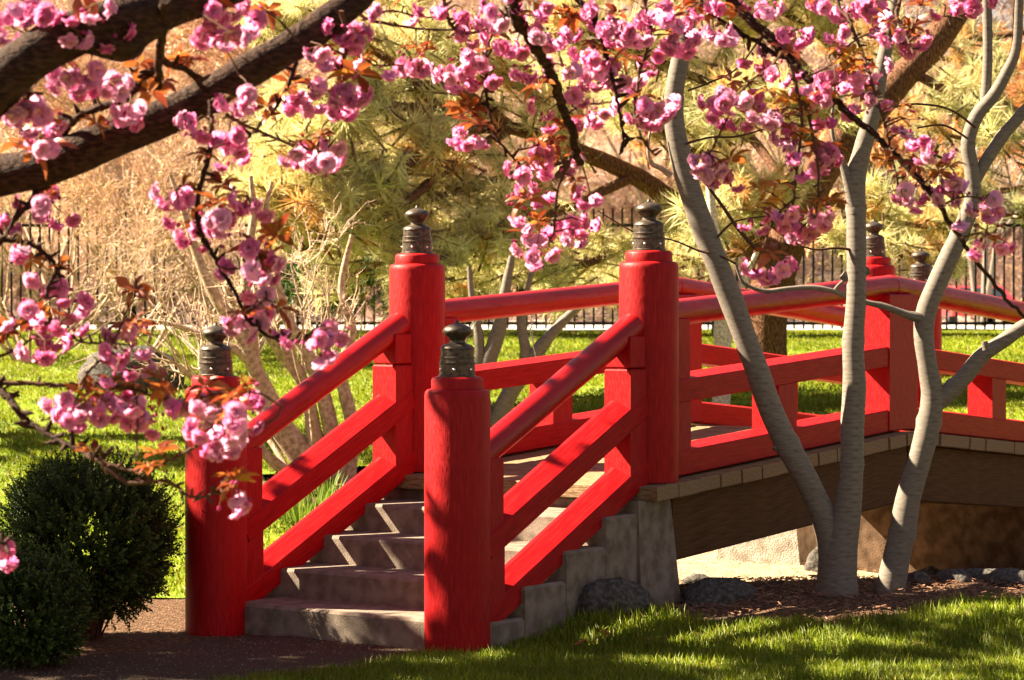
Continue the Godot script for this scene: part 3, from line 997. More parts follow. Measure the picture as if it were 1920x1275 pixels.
func build_pines() -> void:
	var base := on_ground(1438, 28.3)
	var t := thing("pine_tree", "tall pine with pale long needles and brown leaning trunk behind the bridge", "tree", base)
	limb("trunk", PackedVector3Array([base - Vector3(0, .2, 0), at(1438, 610, 28.3), at(1452, 520, 28.3), at(1490, 420, 28.3), at(1560, 290, 28.3), at(1660, 180, 28.3), at(1800, 10, 28.3), at(1900, -250, 28.3), at(1960, -600, 28.4)]), .24, .12, M.pine_bark, t, 22, .16)
	var big := PackedVector3Array([at(1460, 480, 28.2), at(1400, 450, 28.1), at(1290, 395, 27.8), at(1190, 330, 27.4), at(1090, 285, 27.0), at(960, 240, 26.6), at(830, 215, 26.2), at(720, 230, 25.9)])
	limb("limb", big, .15, .035, M.pine_bark, t, 14, .15)
	var limbs := []
	var extra := [
		[big[3], at(1060, 390, 26.6), at(920, 440, 26.0), at(800, 470, 25.6), at(700, 500, 25.3)],
		[big[2], at(1180, 460, 27.0), at(1080, 500, 26.5), at(960, 520, 26.2), at(880, 540, 26.0)],
		[big[4], at(960, 330, 26.0), at(820, 370, 25.6), at(700, 400, 25.4), at(560, 440, 25.2)],
		[big[4], at(1000, 180, 26.8), at(880, 120, 26.6), at(760, 80, 26.4), at(640, 100, 26.3)],
		[big[5], at(860, 170, 25.8), at(740, 160, 25.3), at(620, 180, 25.0), at(560, 230, 24.9)],
		[big[6], at(760, 290, 25.4), at(660, 320, 25.1), at(580, 330, 24.9)],
		[big[5], at(860, 300, 25.6), at(760, 380, 25.0), at(660, 430, 24.7), at(560, 470, 24.5)],
		[big[5], at(840, 250, 25.4), at(740, 330, 24.9), at(640, 370, 24.7), at(540, 380, 24.5)],
		[big[6], at(740, 200, 25.0), at(640, 240, 24.6), at(540, 290, 24.4)],
		[big[6], at(740, 120, 25.0), at(620, 60, 24.8), at(520, 60, 24.6)],
		[big[4], at(980, 400, 25.6), at(860, 460, 25.1), at(760, 540, 24.8)],
		[at(1560, 290, 28.3), at(1440, 210, 27.6), at(1320, 150, 27.0), at(1180, 90, 26.6), at(1040, 40, 26.3)],
		[at(1600, 240, 28.3), at(1460, 80, 28.0), at(1300, 0, 27.6), at(1120, -60, 27.2), at(900, -60, 27.0), at(720, -20, 26.8)],
		[at(1480, 440, 28.3), at(1380, 330, 27.8), at(1260, 260, 27.4), at(1160, 190, 27.2)],
		[at(1500, 400, 28.3), at(1400, 250, 29.2), at(1260, 190, 29.6), at(1100, 150, 29.8), at(900, 120, 30.0)],
		[at(1470, 460, 28.3), at(1350, 480, 28.9), at(1220, 520, 29.2), at(1120, 540, 29.4)],
		[at(1480, 440, 28.3), at(1560, 440, 28.0), at(1650, 470, 27.8), at(1740, 490, 27.6)],
		[at(1520, 370, 28.3), at(1600, 390, 28.8), at(1700, 420, 29.2), at(1800, 430, 29.4)],
		[at(1640, 200, 28.3), at(1560, 90, 27.5), at(1480, 30, 27.2), at(1380, 0, 27.0)],
		[at(1700, 130, 28.3), at(1820, 200, 28.0), at(1900, 290, 27.8)],
		[at(1480, 440, 28.3), at(1420, 400, 26.9), at(1370, 380, 26.2), at(1330, 420, 25.6)],
		[at(1600, 240, 28.3), at(1480, 200, 26.9), at(1420, 180, 26.2), at(1380, 230, 25.7)],
	]
	for e in extra:
		var p := PackedVector3Array(e)
		limb("limb", p, .06, .016, M.pine_bark, t, 8, .1)
		var s := spline(p, 6)
		for i in s.size(): s[i] -= base
		limbs.append(s)
	var bs := spline(big.slice(3), 6)
	for i in bs.size(): bs[i] -= base
	limbs.append(bs)
	pine_foliage(t, limbs, 2.0, 1.08)

	base = on_ground(1960, 31.0)
	var t2 := thing("pine_tree", "shaded pine at the right behind the far finials of the bridge", "tree", base)
	limb("trunk", PackedVector3Array([base - Vector3(0, .2, 0), base + Vector3(.05, 1.5, 0), base + Vector3(0, 4, 0), base + Vector3(.1, 7, 0)]), .2, .06, M.pine_bark, t2, 16, .16)
	limbs = []
	for i in 16:
		var h := 1.35 + i * .3
		var w := PI + rng.randf_range(-1.5, 1.5) if i % 3 else rng.randf_range(-1.5, 1.5)
		var l := rng.randf_range(1.5, 2.3)
		var o := Vector3(0, h, 0)
		var p := PackedVector3Array([base + o, base + o + Vector3(cos(w) * l * .5, -.1, sin(w) * l * .5), base + o + Vector3(cos(w) * l, .1, sin(w) * l)])
		limb("limb", p, .05, .015, M.pine_bark, t2, 7, .1)
		var s := spline(p, 5)
		for j in s.size(): s[j] -= base
		limbs.append(s)
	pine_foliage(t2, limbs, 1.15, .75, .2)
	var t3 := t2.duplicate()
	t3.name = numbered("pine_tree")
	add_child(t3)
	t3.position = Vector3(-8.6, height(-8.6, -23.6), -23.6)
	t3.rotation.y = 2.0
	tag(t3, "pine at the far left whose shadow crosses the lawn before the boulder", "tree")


func build_bare_plants() -> void:
	# the pale many-stemmed shrub behind the left rail
	var base := on_ground(590, 19.6)
	var t := bare_shrub("bare_shrub", "large leafless shrub with pale tan stems behind the left handrail", "shrub", base, 8, 2.1, Vector3(-.6, 0, 0), .7, Color(1.1, 1.0, .9), M.tan_bark, 3, .55, "", .034, .13)
	for q in [
		[610, 905, 40, 540, 810, 36, 500, 745, 32, 465, 660, 28, 435, 600, 26, 405, 560, 22, 370, 480, 18, 345, 400, 12, 320, 330, 7],
		[590, 900, 36, 520, 800, 32, 480, 700, 28, 470, 600, 24, 460, 500, 20, 475, 410, 14, 470, 330, 8],
		[640, 905, 40, 620, 800, 30, 590, 690, 26, 540, 600, 22, 510, 500, 18, 495, 420, 12, 510, 340, 7],
		[600, 900, 34, 580, 760, 26, 555, 690, 22, 520, 640, 18, 470, 590, 12, 430, 560, 6],
		[650, 905, 34, 660, 800, 26, 640, 700, 22, 660, 620, 18, 640, 540, 14, 660, 440, 8],
		[585, 905, 30, 480, 690, 20, 400, 640, 16, 330, 610, 10, 270, 600, 5],
	]: stem("stem", 19.6, q, t, M.tan_bark, .12)
	bare_shrub("bare_shrub", "wide twiggy leafless shrub before the fence at the far left", "shrub", on_ground(60, 29.5), 9, 2.3, Vector3(.1, 0, 0), 1.0, Color(1.15, .95, .8), M.tan_bark, 3, .9, "", .03, .28)
	bare_shrub("bare_shrub", "twiggy leafless shrub with yellow buds before the fence, left of the boulder's twigs", "shrub", on_ground(260, 30.5), 9, 2.5, Vector3(0, 0, 0), 1.0, Color(1.2, 1.0, .75), M.tan_bark, 3, .9, "", .03, .28)
	bare_shrub("bare_shrub", "leafless pinkish shrub behind the pale stems, above the front left post", "shrub", on_ground(455, 31.0), 9, 2.7, Vector3(0, 0, 0), 1.0, Color(1.1, .9, .78), M.tan_bark, 3, .85, "", .03, .3)
	bare_shrub("bare_shrub", "tall leafless shrub beyond the fence behind the thick cherry limb", "shrub", on_ground(120, 36.0), 9, 4.6, Vector3(.12, 0, 0), 1.6, Color(1.15, .92, .8), M.tan_bark, 3, .75)
	bare_shrub("bare_shrub", "tall leafless shrub beyond the fence left of the pine", "shrub", on_ground(470, 36.6), 9, 4.8, Vector3(-.1, 0, 0), 1.6, Color(1.1, .88, .75), M.tan_bark, 3, .7)
	# the small grey tree seen between the rails
	base = on_ground(925, 21.5)
	t = bare_shrub("small_tree", "small bare grey tree seen between the two handrails", "tree", base, 3, 1.5, Vector3(.1, 0, 0), 0.0, Color.WHITE, M.grey_bark, 2, .5, "", .02)
	for q in [
		[915, 810, 34, 905, 740, 28, 915, 680, 30, 935, 620, 28, 945, 560, 20, 960, 480, 12],
		[905, 790, 24, 900, 700, 20, 898, 630, 18, 885, 560, 12, 880, 500, 8],
		[930, 800, 40, 955, 740, 32, 1000, 670, 28, 1040, 620, 20, 1080, 580, 14, 1120, 560, 10],
		[960, 730, 26, 985, 670, 22, 978, 610, 18, 985, 560, 12, 1000, 500, 8],
	]: stem("stem", 21.5, q, t, M.grey_bark, .1)
	# the pale trunk between the rails beside the pine
	base = on_ground(1358, 24.0)
	t = thing("pale_trunk_tree", "slender tree with flaking white bark beside the pine trunk", "tree", base)
	stem("trunk", 24.0, [1358, 830, 40, 1352, 760, 36, 1360, 690, 34, 1352, 620, 30, 1362, 540, 26, 1340, 440, 20, 1330, 330, 14], t, M.white_bark, .2)
	stem("limb", 24.0, [1356, 650, 22, 1378, 600, 18, 1390, 540, 14, 1420, 470, 8], t, M.white_bark, .2)


func leaf(b: MB, p: Vector3, d: Vector3, up: Vector3, len: float, wide: float, curl: float, col: Color) -> void:
	var side := d.cross(up).normalized()
	var prev := []
	b.tint = col
	for i in 5:
		var f := i / 4.0
		var w: float = wide * [.12, .72, 1.0, .66, .02][i]
		var c := p + d * len * f - up * curl * len * f * f
		var dd := (d - up * curl * 2.0 * f).normalized()
		var nn := side.cross(dd).normalized()
		var row := [b.put(c - side * w + nn * w * .45, (nn + side * .35).normalized()), b.put(c, nn), b.put(c + side * w + nn * w * .45, (nn - side * .35).normalized())]
		if prev:
			b.quad(prev[0], prev[1], row[1], row[0])
			b.quad(prev[1], prev[2], row[2], row[1])
		prev = row


func leaf_tuft(sd: int, palette: Array) -> ArrayMesh:   # young bronze leaves fanning from one bud
	var r := RandomNumberGenerator.new()
	r.seed = sd
	var b := MB.new()
	var n := r.randi_range(6, 10)
	for i in n:
		var w := TAU * i / n + r.randf_range(-.3, .3)
		var d := Vector3(cos(w), r.randf_range(-.25, .75), sin(w)).normalized()
		var len := r.randf_range(.030, .062)
		var c: Color = palette[r.randi() % palette.size()]
		leaf(b, d * .006, d, (Vector3.UP - d * d.y).normalized(), len, len * r.randf_range(.18, .26), r.randf_range(.1, .5), c * r.randf_range(.75, 1.2))
	b.tint = Color(.3, .09, .03)
	for i in 5:
		var d := Vector3(r.randf_range(-1, 1), r.randf_range(-.2, 1), r.randf_range(-1, 1)).normalized()
		leaf(b, Vector3.ZERO, d, d.cross(Vector3(.3, .5, .8)).normalized(), r.randf_range(.015, .03), .003, .3, Color(.38, .14, .04))
	return b.done(M.bronze_leaf)


func flower(b: MB, r: RandomNumberGenerator, at_p: Vector3, dir: Vector3, size: float, tone: Color) -> void:
	var q := Basis(Quaternion(Vector3.UP, dir)) * Basis(Vector3.UP, r.randf() * TAU)
	for ring in [[11, 1.5, 1.0], [11, 1.12, .97], [10, .78, .9], [8, .42, .8]]:
		for i in ring[0]:
			var w: float = TAU * (i + r.randf_range(-.25, .25)) / ring[0]
			var open: float = ring[1] + r.randf_range(-.22, .22)
			var len: float = size * ring[2] * r.randf_range(.85, 1.12)
			var o := Vector3(cos(w), 0, sin(w))
			var side := Vector3(-sin(w), 0, cos(w))
			var k := tone.lerp(Color(.93, .60, .75), r.randf_range(0, .5))
			var prev := []
			for j in 4:
				var f := j / 3.0
				var bend := open * (0.45 + .55 * f) + (r.randf_range(-.12, .25) if j == 3 else 0.0)
				var c := (o * sin(bend) + Vector3.UP * cos(bend)) * len * f
				var nn := (Vector3.UP * sin(bend) - o * cos(bend)).normalized()
				var wd: float = len * [.08, .26, .37, .27][j]
				b.tint = tone * .55 if j == 0 else k.lerp(tone * .8, .5 - .5 * f)
				var ruff := len * .13 * (1.0 if j >= 2 else 0.0)
				var row := []
				for e in [-1.0, 0.0, 1.0]:
					var p: Vector3 = c + side * wd * e + nn * (wd * .3 * absf(e) + r.randf_range(-ruff, ruff)) - (o * sin(bend) + Vector3.UP * cos(bend)) * (len * .06 * absf(e))
					row.append(b.put(at_p + q * p, q * (nn - side * e * .35).normalized()))
				if prev:
					b.quad(prev[0], prev[1], row[1], row[0])
					b.quad(prev[1], prev[2], row[2], row[1])
				prev = row


func blossom(sd: int, count: int, tone: Color) -> ArrayMesh:   # a hanging bunch of double flowers; its stalk starts at the origin
	var r := RandomNumberGenerator.new()
	r.seed = sd
	var b := MB.new()
	for i in count:
		var w := TAU * i * .618 + r.randf_range(-.5, .5)
		var out: float = (.15 + .75 * sqrt((i + .5) / count)) if count > 1 else .2
		var d := Vector3(cos(w) * out, r.randf_range(-.75, -.15) if count > 1 else -.8, sin(w) * out).normalized()
		var len := r.randf_range(.034, .072) * (1.0 if count < 5 else 1.2)
		var e := d * len + Vector3(0, -.012, 0)
		b.tint = Color(.22, .17, .04)
		tube(b, PackedVector3Array([Vector3.ZERO, d * len * .6 + Vector3(0, .004, 0), e]), PackedFloat32Array([.0013, .0011, .0016]), 4, 0.0, false)
		flower(b, r, e, (d + Vector3(r.randf_range(-.3, .3), r.randf_range(-.3, .3), r.randf_range(-.3, .3))).normalized(), r.randf_range(.030, .041), tone * r.randf_range(.82, 1.12))
	for i in r.randi_range(1, 3):   # unopened buds
		var d := Vector3(r.randf_range(-1, 1), r.randf_range(-1, .2), r.randf_range(-1, 1)).normalized()
		var e := d * r.randf_range(.035, .055)
		b.tint = Color(.28, .12, .05)
		tube(b, PackedVector3Array([Vector3.ZERO, e * .6, e]), PackedFloat32Array([.001, .001, .0012]), 4, 0.0, false)
		b.tint = Color(.42, .05, .16)
		tube(b, PackedVector3Array([e, e + d * .005, e + d * .012, e + d * .018]), PackedFloat32Array([.003, .0068, .0065, .002]), 7, 0.0)
	return b.done(M.petal)


# ------------------------------------------------------------------ the cherry
var branch_marks: Array = []     # [u, v, depth] along every branch of the cherry
var twig_mb: MB


func cherry_branch(t: Node3D, called: String, depth0: float, depth1: float, r0: float, r1: float, uv: Array, m: Material) -> void:
	var pts := PackedVector3Array()
	var n := uv.size() / 2
	for i in n:
		pts.append(at(uv[2 * i], uv[2 * i + 1], lerpf(depth0, depth1, float(i) / (n - 1))))
	var s := spline(pts, 8)
	var flat := PackedVector3Array()
	for i in n: flat.append(Vector3(uv[2 * i], uv[2 * i + 1], lerpf(depth0, depth1, float(i) / (n - 1))))
	branch_marks.append_array(Array(spline(flat, 6)))
	var k := 0.0 if r0 > .03 else r0 * .22
	for i in s.size():
		s[i] -= t.position
		if k > 0.0 and i > 0 and i < s.size() - 1: s[i] += Vector3(rng.randf_range(-k, k), rng.randf_range(-k, k), rng.randf_range(-k, k))
	var b := MB.new()
	tube(b, s, taper(s.size(), r0, r1), 22 if r0 > .03 else 8, .10 if r0 > .03 else .18)
	if r0 <= .012:   # spurs along the twigs
		for i in range(2, s.size() - 1, 3):
			var d := Vector3(rng.randf_range(-1, 1), rng.randf_range(-.3, 1), rng.randf_range(-.6, .6)).normalized()
			tube(b, PackedVector3Array([s[i], s[i] + d * r0 * 2.6, s[i] + d * r0 * 4.0]), PackedFloat32Array([r0 * .7, r0 * .6, r0 * .25]), 5)
	obj(called, b.done(m), t)


var blossoms := {}
var bronze: Array = []
func make_blooms() -> void:
	var tones := [Color(.90, .27, .55), Color(.83, .16, .44), Color(.94, .45, .68)]
	var sd := 100
	for count in [1, 2, 3, 4, 6]:
		blossoms[count] = []
		for k in 3:
			blossoms[count].append(blossom(sd, count, tones[k]))
			sd += 1
	var warm := [Color(.26, .06, .018), Color(.34, .095, .022), Color(.42, .15, .03), Color(.22, .042, .018)]
	var gold := [Color(.5, .24, .04), Color(.55, .36, .06), Color(.42, .15, .03)]
	for k in 5: bronze.append(leaf_tuft(130 + k, warm))
	for k in 2: bronze.append(leaf_tuft(140 + k, gold))


func nearest_mark(u: float, v: float) -> Vector3:
	var best := 1e9
	var out := Vector3(u, v, 8)
	for q: Vector3 in branch_marks:
		var d := (q.x - u) * (q.x - u) + (q.y - v) * (q.y - v) * (1.0 if q.y < v else 1.6)
		if d < best:
			best = d
			out = q
	return out


func bloom_at(t: Node3D, u: float, v: float, r: float, leaves: float) -> void:
	var near := nearest_mark(u, v - r * .5)
	var depth := near.z + rng.randf_range(-.14, .14)
	var scale_px := FOCAL / depth
	var count := 1 if r <= 15 else 2 if r <= 20 else 3 if r <= 25 else 4 if r <= 30 else 6
	var natural: float = {1: .036, 2: .054, 3: .064, 4: .070, 6: .084}[count] * scale_px
	var s := clampf(r * 1.25 / natural, .72, 1.35)
	var p := at(u, v - r * .55, depth) - t.position
	var tilt := Basis.from_euler(Vector3(rng.randf_range(-.6, .6), rng.randf() * TAU, rng.randf_range(-.6, .6)))
	var list: Array = blossoms[count]
	var pick := rng.randi() % 3
	obj("blossom_cluster", list[pick], t, Transform3D(tilt.scaled(Vector3.ONE * s), p))
	var a := at(near.x, near.y, near.z) - t.position
	if a.distance_to(p) > .012:
		var mid := a.lerp(p, .5) + Vector3(rng.randf_range(-.01, .01), .012, rng.randf_range(-.01, .01))
		tube(twig_mb, PackedVector3Array([a, mid, p]), PackedFloat32Array([.0032, .0026, .0018]), 5, 0.0, false)
	if rng.randf() < leaves:
		var q := p + Vector3(rng.randf_range(-.03, .03), rng.randf_range(.005, .03), rng.randf_range(-.03, .03))
		leaves_at(t, q)


func leaves_at(t: Node3D, q: Vector3, gold := false) -> void:
	var k := 5 + rng.randi() % 2 if gold else rng.randi() % 5
	obj("leaf_tuft", bronze[k], t, Transform3D(Basis.from_euler(Vector3(rng.randf_range(-.8, .8), rng.randf() * TAU, rng.randf_range(-.8, .8))).scaled(Vector3.ONE * rng.randf_range(.8, 1.25)), q))


func build_cherry() -> void:
	make_blooms()
	var base := Vector3(-3.1, height(-3.1, -7.4) - .02, -7.4)
	var t := thing("cherry_tree", "flowering cherry with thick dark limbs, pink double blossom and bronze leaves", "tree", base)
	var bark: Material = M.cherry_bark
	limb("trunk", PackedVector3Array([base - Vector3(0, .2, 0), base + Vector3(.05, .6, .02), base + Vector3(.12, 1.3, .1), base + Vector3(.3, 1.75, .2)]), .19, .12, bark, t, 24, .14)
	var fork := base + Vector3(.3, 1.7, .2)
	limb("limb", PackedVector3Array([fork, at(-500, 330, 7.15), at(-200, 350, 7.0), at(60, 318, 6.9), at(200, 262, 6.9), at(330, 210, 6.95), at(450, 142, 7.0), at(560, 78, 7.1), at(650, 12, 7.2), at(740, -60, 7.3), at(960, -150, 7.6), at(1250, -190, 8.0), at(1600, -190, 8.3), at(2050, -260, 8.7)]), .062, .028, bark, t, 26, .12)
	limb("limb", PackedVector3Array([fork, at(-480, 250, 6.5), at(-200, 210, 6.4), at(-40, 185, 6.4), at(40, 120, 6.4), at(130, 65, 6.45), at(220, 38, 6.5), at(310, 15, 6.6), at(420, -25, 6.7), at(600, -110, 6.9)]), .066, .05, bark, t, 26, .14)
	limb("limb", PackedVector3Array([fork, base + Vector3(-.5, 2.6, -.8), base + Vector3(-1.2, 3.6, -2.2), base + Vector3(-1.6, 4.1, -4.2)]), .10, .04, bark, t, 18, .14)
	limb("limb", PackedVector3Array([fork, base + Vector3(.2, 2.6, -1.2), base + Vector3(-.2, 3.5, -3.0), base + Vector3(-.4, 4.0, -5.2)]), .09, .03, bark, t, 18, .14)
	limb("limb", PackedVector3Array([fork, base + Vector3(-.9, 2.4, .6), base + Vector3(-2.2, 3.3, .2), base + Vector3(-3.6, 3.8, -1.6)]), .09, .03, bark, t, 18, .14)
	limb("limb", PackedVector3Array([base + Vector3(.05, .9, .02), at(-420, 700, 7.2), at(-200, 690, 7.0), at(-60, 712, 6.9), at(0, 720, 6.85)]), .05, .0068, bark, t, 14, .14)
	branch_marks.append(Vector3(150, 60, 6.45))
	for q in [[60, 318], [130, 292], [200, 262], [330, 210], [450, 142], [560, 78], [650, 12]]: branch_marks.append(Vector3(q[0], q[1], 6.95))
	twig_mb = MB.new()
	var tw: Material = M.twig_bark
	for q in [
		[6.5, 6.75, .014, .009, [310, 0, 304, 60, 298, 125, 296, 165]],
		[6.7, 6.9, .010, .011, [297, 128, 262, 150, 240, 182, 190, 200, 150, 217, 125, 240, 112, 282]],
		[6.7, 6.95, .010, .007, [300, 108, 318, 121, 345, 128, 368, 148, 380, 165]],
		[6.45, 6.6, .045, .03, [150, 62, 200, 78, 235, 84, 262, 62, 300, 40, 340, 12]],
		[6.5, 6.6, .010, .004, [90, 110, 60, 160, 40, 200, 0, 214, -30, 214]],
		[6.6, 6.7, .006, .003, [112, 282, 80, 250, 66, 236]],
		[6.9, 6.8, .008, .004, [395, 190, 396, 225, 394, 280, 381, 330, 371, 375, 372, 420, 395, 470, 413, 502, 443, 553, 467, 603, 500, 628, 535, 640, 570, 638]],
		[6.8, 6.75, .004, .002, [371, 395, 400, 405, 440, 398, 470, 385]],
		[6.8, 6.75, .004, .002, [413, 502, 440, 505, 470, 498]],
		[6.8, 6.75, .003, .002, [460, 590, 480, 575, 500, 560]],
		[7.1, 7.2, .008, .003, [566, 92, 556, 115, 540, 160, 518, 200, 482, 240, 456, 266]],
		[7.0, 7.2, .006, .003, [425, 215, 450, 230, 482, 244, 530, 265, 575, 280, 610, 285]],
		[7.1, 7.2, .007, .003, [640, 20, 650, 80, 640, 130, 625, 180]],
		[6.9, 6.8, .008, .004, [75, 350, 52, 385, 30, 410, 12, 440, 0, 460]],
		[6.8, 6.8, .008, .004, [-60, 440, 0, 448, 50, 456, 77, 469, 100, 492, 107, 510, 90, 535, 88, 560]],
		[6.8, 6.8, .005, .003, [-40, 672, 0, 667, 33, 654, 65, 630]],
		[6.8, 6.8, .006, .003, [-60, 650, 0, 640, 30, 610, 65, 602, 95, 610, 130, 630, 160, 642, 215, 643]],
		[6.85, 6.8, .0065, .004, [-20, 718, 50, 719, 100, 722, 150, 722, 200, 723, 250, 730, 290, 743, 318, 752, 345, 765]],
		[6.8, 6.8, .004, .0022, [150, 722, 167, 696, 190, 672, 217, 632, 235, 590, 250, 560, 257, 528]],
		[6.8, 6.7, .004, .0022, [157, 722, 140, 752, 112, 776, 76, 789]],
		[6.9, 6.6, .011, .006, [-80, 690, -20, 715, 15, 745, 40, 780, 70, 802, 110, 826, 140, 838, 165, 851, 190, 866]],
		[6.6, 6.5, .005, .0025, [185, 863, 220, 876, 252, 882, 290, 876, 318, 862, 345, 850, 390, 826, 430, 803]],
		[6.6, 6.5, .0065, .002, [190, 866, 215, 890, 242, 905, 272, 904, 310, 902, 334, 914, 352, 930, 378, 932, 402, 924, 418, 910]],
		[6.5, 6.5, .003, .002, [430, 803, 470, 806, 500, 796, 520, 780, 528, 762]],
		[6.7, 6.6, .003, .002, [255, 735, 258, 780, 256, 820, 258, 860]],
		[6.4, 6.4, .008, .004, [-80, 1000, -40, 1010, 0, 1015, 10, 1022]],
		[7.6, 8.0, .021, .011, [950, -150, 962, -30, 968, 30, 985, 58, 1010, 96, 1030, 132, 1046, 172, 1060, 212, 1074, 250, 1080, 288, 1090, 305]],
		[8.0, 7.9, .008, .003, [960, 24, 930, 45, 915, 82, 912, 130, 910, 160, 914, 192, 921, 230, 935, 265, 970, 303, 990, 320]],
		[7.9, 7.9, .004, .002, [918, 155, 905, 175, 899, 200]],
		[8.0, 8.0, .006, .002, [1078, 275, 1060, 320, 1046, 353, 1041, 400, 1038, 440, 1015, 462]],
		[8.0, 8.0, .004, .002, [970, 280, 1000, 275, 1030, 260, 1062, 232]],
		[8.0, 8.1, .005, .002, [1062, 215, 1090, 195, 1120, 195, 1150, 190]],
		[8.0, 7.9, .010, .003, [1050, -160, 1080, -20, 1095, 15, 1112, 36, 1126, 66, 1136, 100, 1146, 140, 1156, 182, 1165, 232, 1170, 268, 1162, 290]],
		[8.1, 8.0, .007, .003, [1195, -170, 1205, -15, 1215, 30, 1220, 60, 1212, 100, 1200, 132, 1193, 180, 1191, 222, 1210, 270, 1230, 292]],
		[8.0, 8.0, .005, .002, [1146, 140, 1115, 160, 1080, 170, 1055, 195]],
		[7.6, 7.7, .007, .003, [820, -120, 830, -20, 836, 20, 848, 50, 870, 62, 910, 55, 950, 28]],
		[7.5, 7.6, .006, .003, [655, 15, 690, 36, 722, 44, 780, 53, 850, 57]],
		[7.5, 7.6, .004, .002, [640, 60, 690, 115, 712, 123, 750, 122, 785, 128]],
		[7.6, 7.7, .004, .002, [690, 36, 730, 20, 780, 30, 840, 35]],
		[8.2, 7.9, .017, .005, [1250, -180, 1330, -40, 1378, 6, 1405, 38, 1440, 66, 1467, 98, 1492, 125, 1513, 144, 1557, 180, 1600, 220, 1642, 253, 1688, 300, 1724, 338, 1763, 388, 1800, 448, 1840, 500, 1880, 552, 1925, 600]],
		[8.3, 8.2, .012, .005, [1290, -190, 1300, -30, 1330, 20, 1380, 60, 1420, 78, 1450, 100, 1480, 112]],
		[7.9, 7.9, .006, .003, [1483, 120, 1497, 180, 1504, 230, 1498, 283, 1492, 340, 1487, 378, 1480, 400]],
		[7.9, 7.9, .006, .003, [1500, 178, 1512, 205, 1522, 245, 1530, 285, 1535, 330, 1533, 375, 1528, 408]],
		[8.3, 7.9, .006, .003, [1560, -190, 1570, -5, 1590, 32, 1602, 62, 1612, 85, 1625, 122, 1638, 165, 1650, 202, 1662, 245, 1672, 290, 1682, 335, 1686, 368]],
		[7.9, 7.9, .005, .003, [1690, 300, 1720, 300, 1750, 290]],
		[7.9, 7.9, .004, .002, [1512, 144, 1560, 120, 1600, 78, 1650, 60, 1700, 80]],
		[8.4, 8.2, .007, .003, [1700, -190, 1690, -20, 1680, 30, 1700, 70, 1712, 100]],
		[8.5, 8.2, .007, .003, [1860, -220, 1850, -40, 1830, 10, 1800, 30, 1770, 30]],
		[7.9, 7.8, .004, .002, [1800, 448, 1830, 438, 1860, 440, 1885, 450]],
		[7.9, 7.9, .004, .002, [1467, 98, 1440, 130, 1410, 150, 1385, 175, 1360, 195]],
		[7.9, 7.9, .004, .002, [1487, 375, 1460, 400, 1440, 440, 1430, 475, 1450, 500]],
		[7.9, 7.9, .004, .002, [1360, 230, 1340, 270, 1330, 290]],
		[7.9, 7.9, .004, .002, [1763, 388, 1800, 370, 1840, 372, 1860, 385]],
	]:
		cherry_branch(t, "branch" if q[2] > .0075 else "twig", q[0], q[1], q[2], q[3], q[4], bark if q[2] > .0075 else tw)

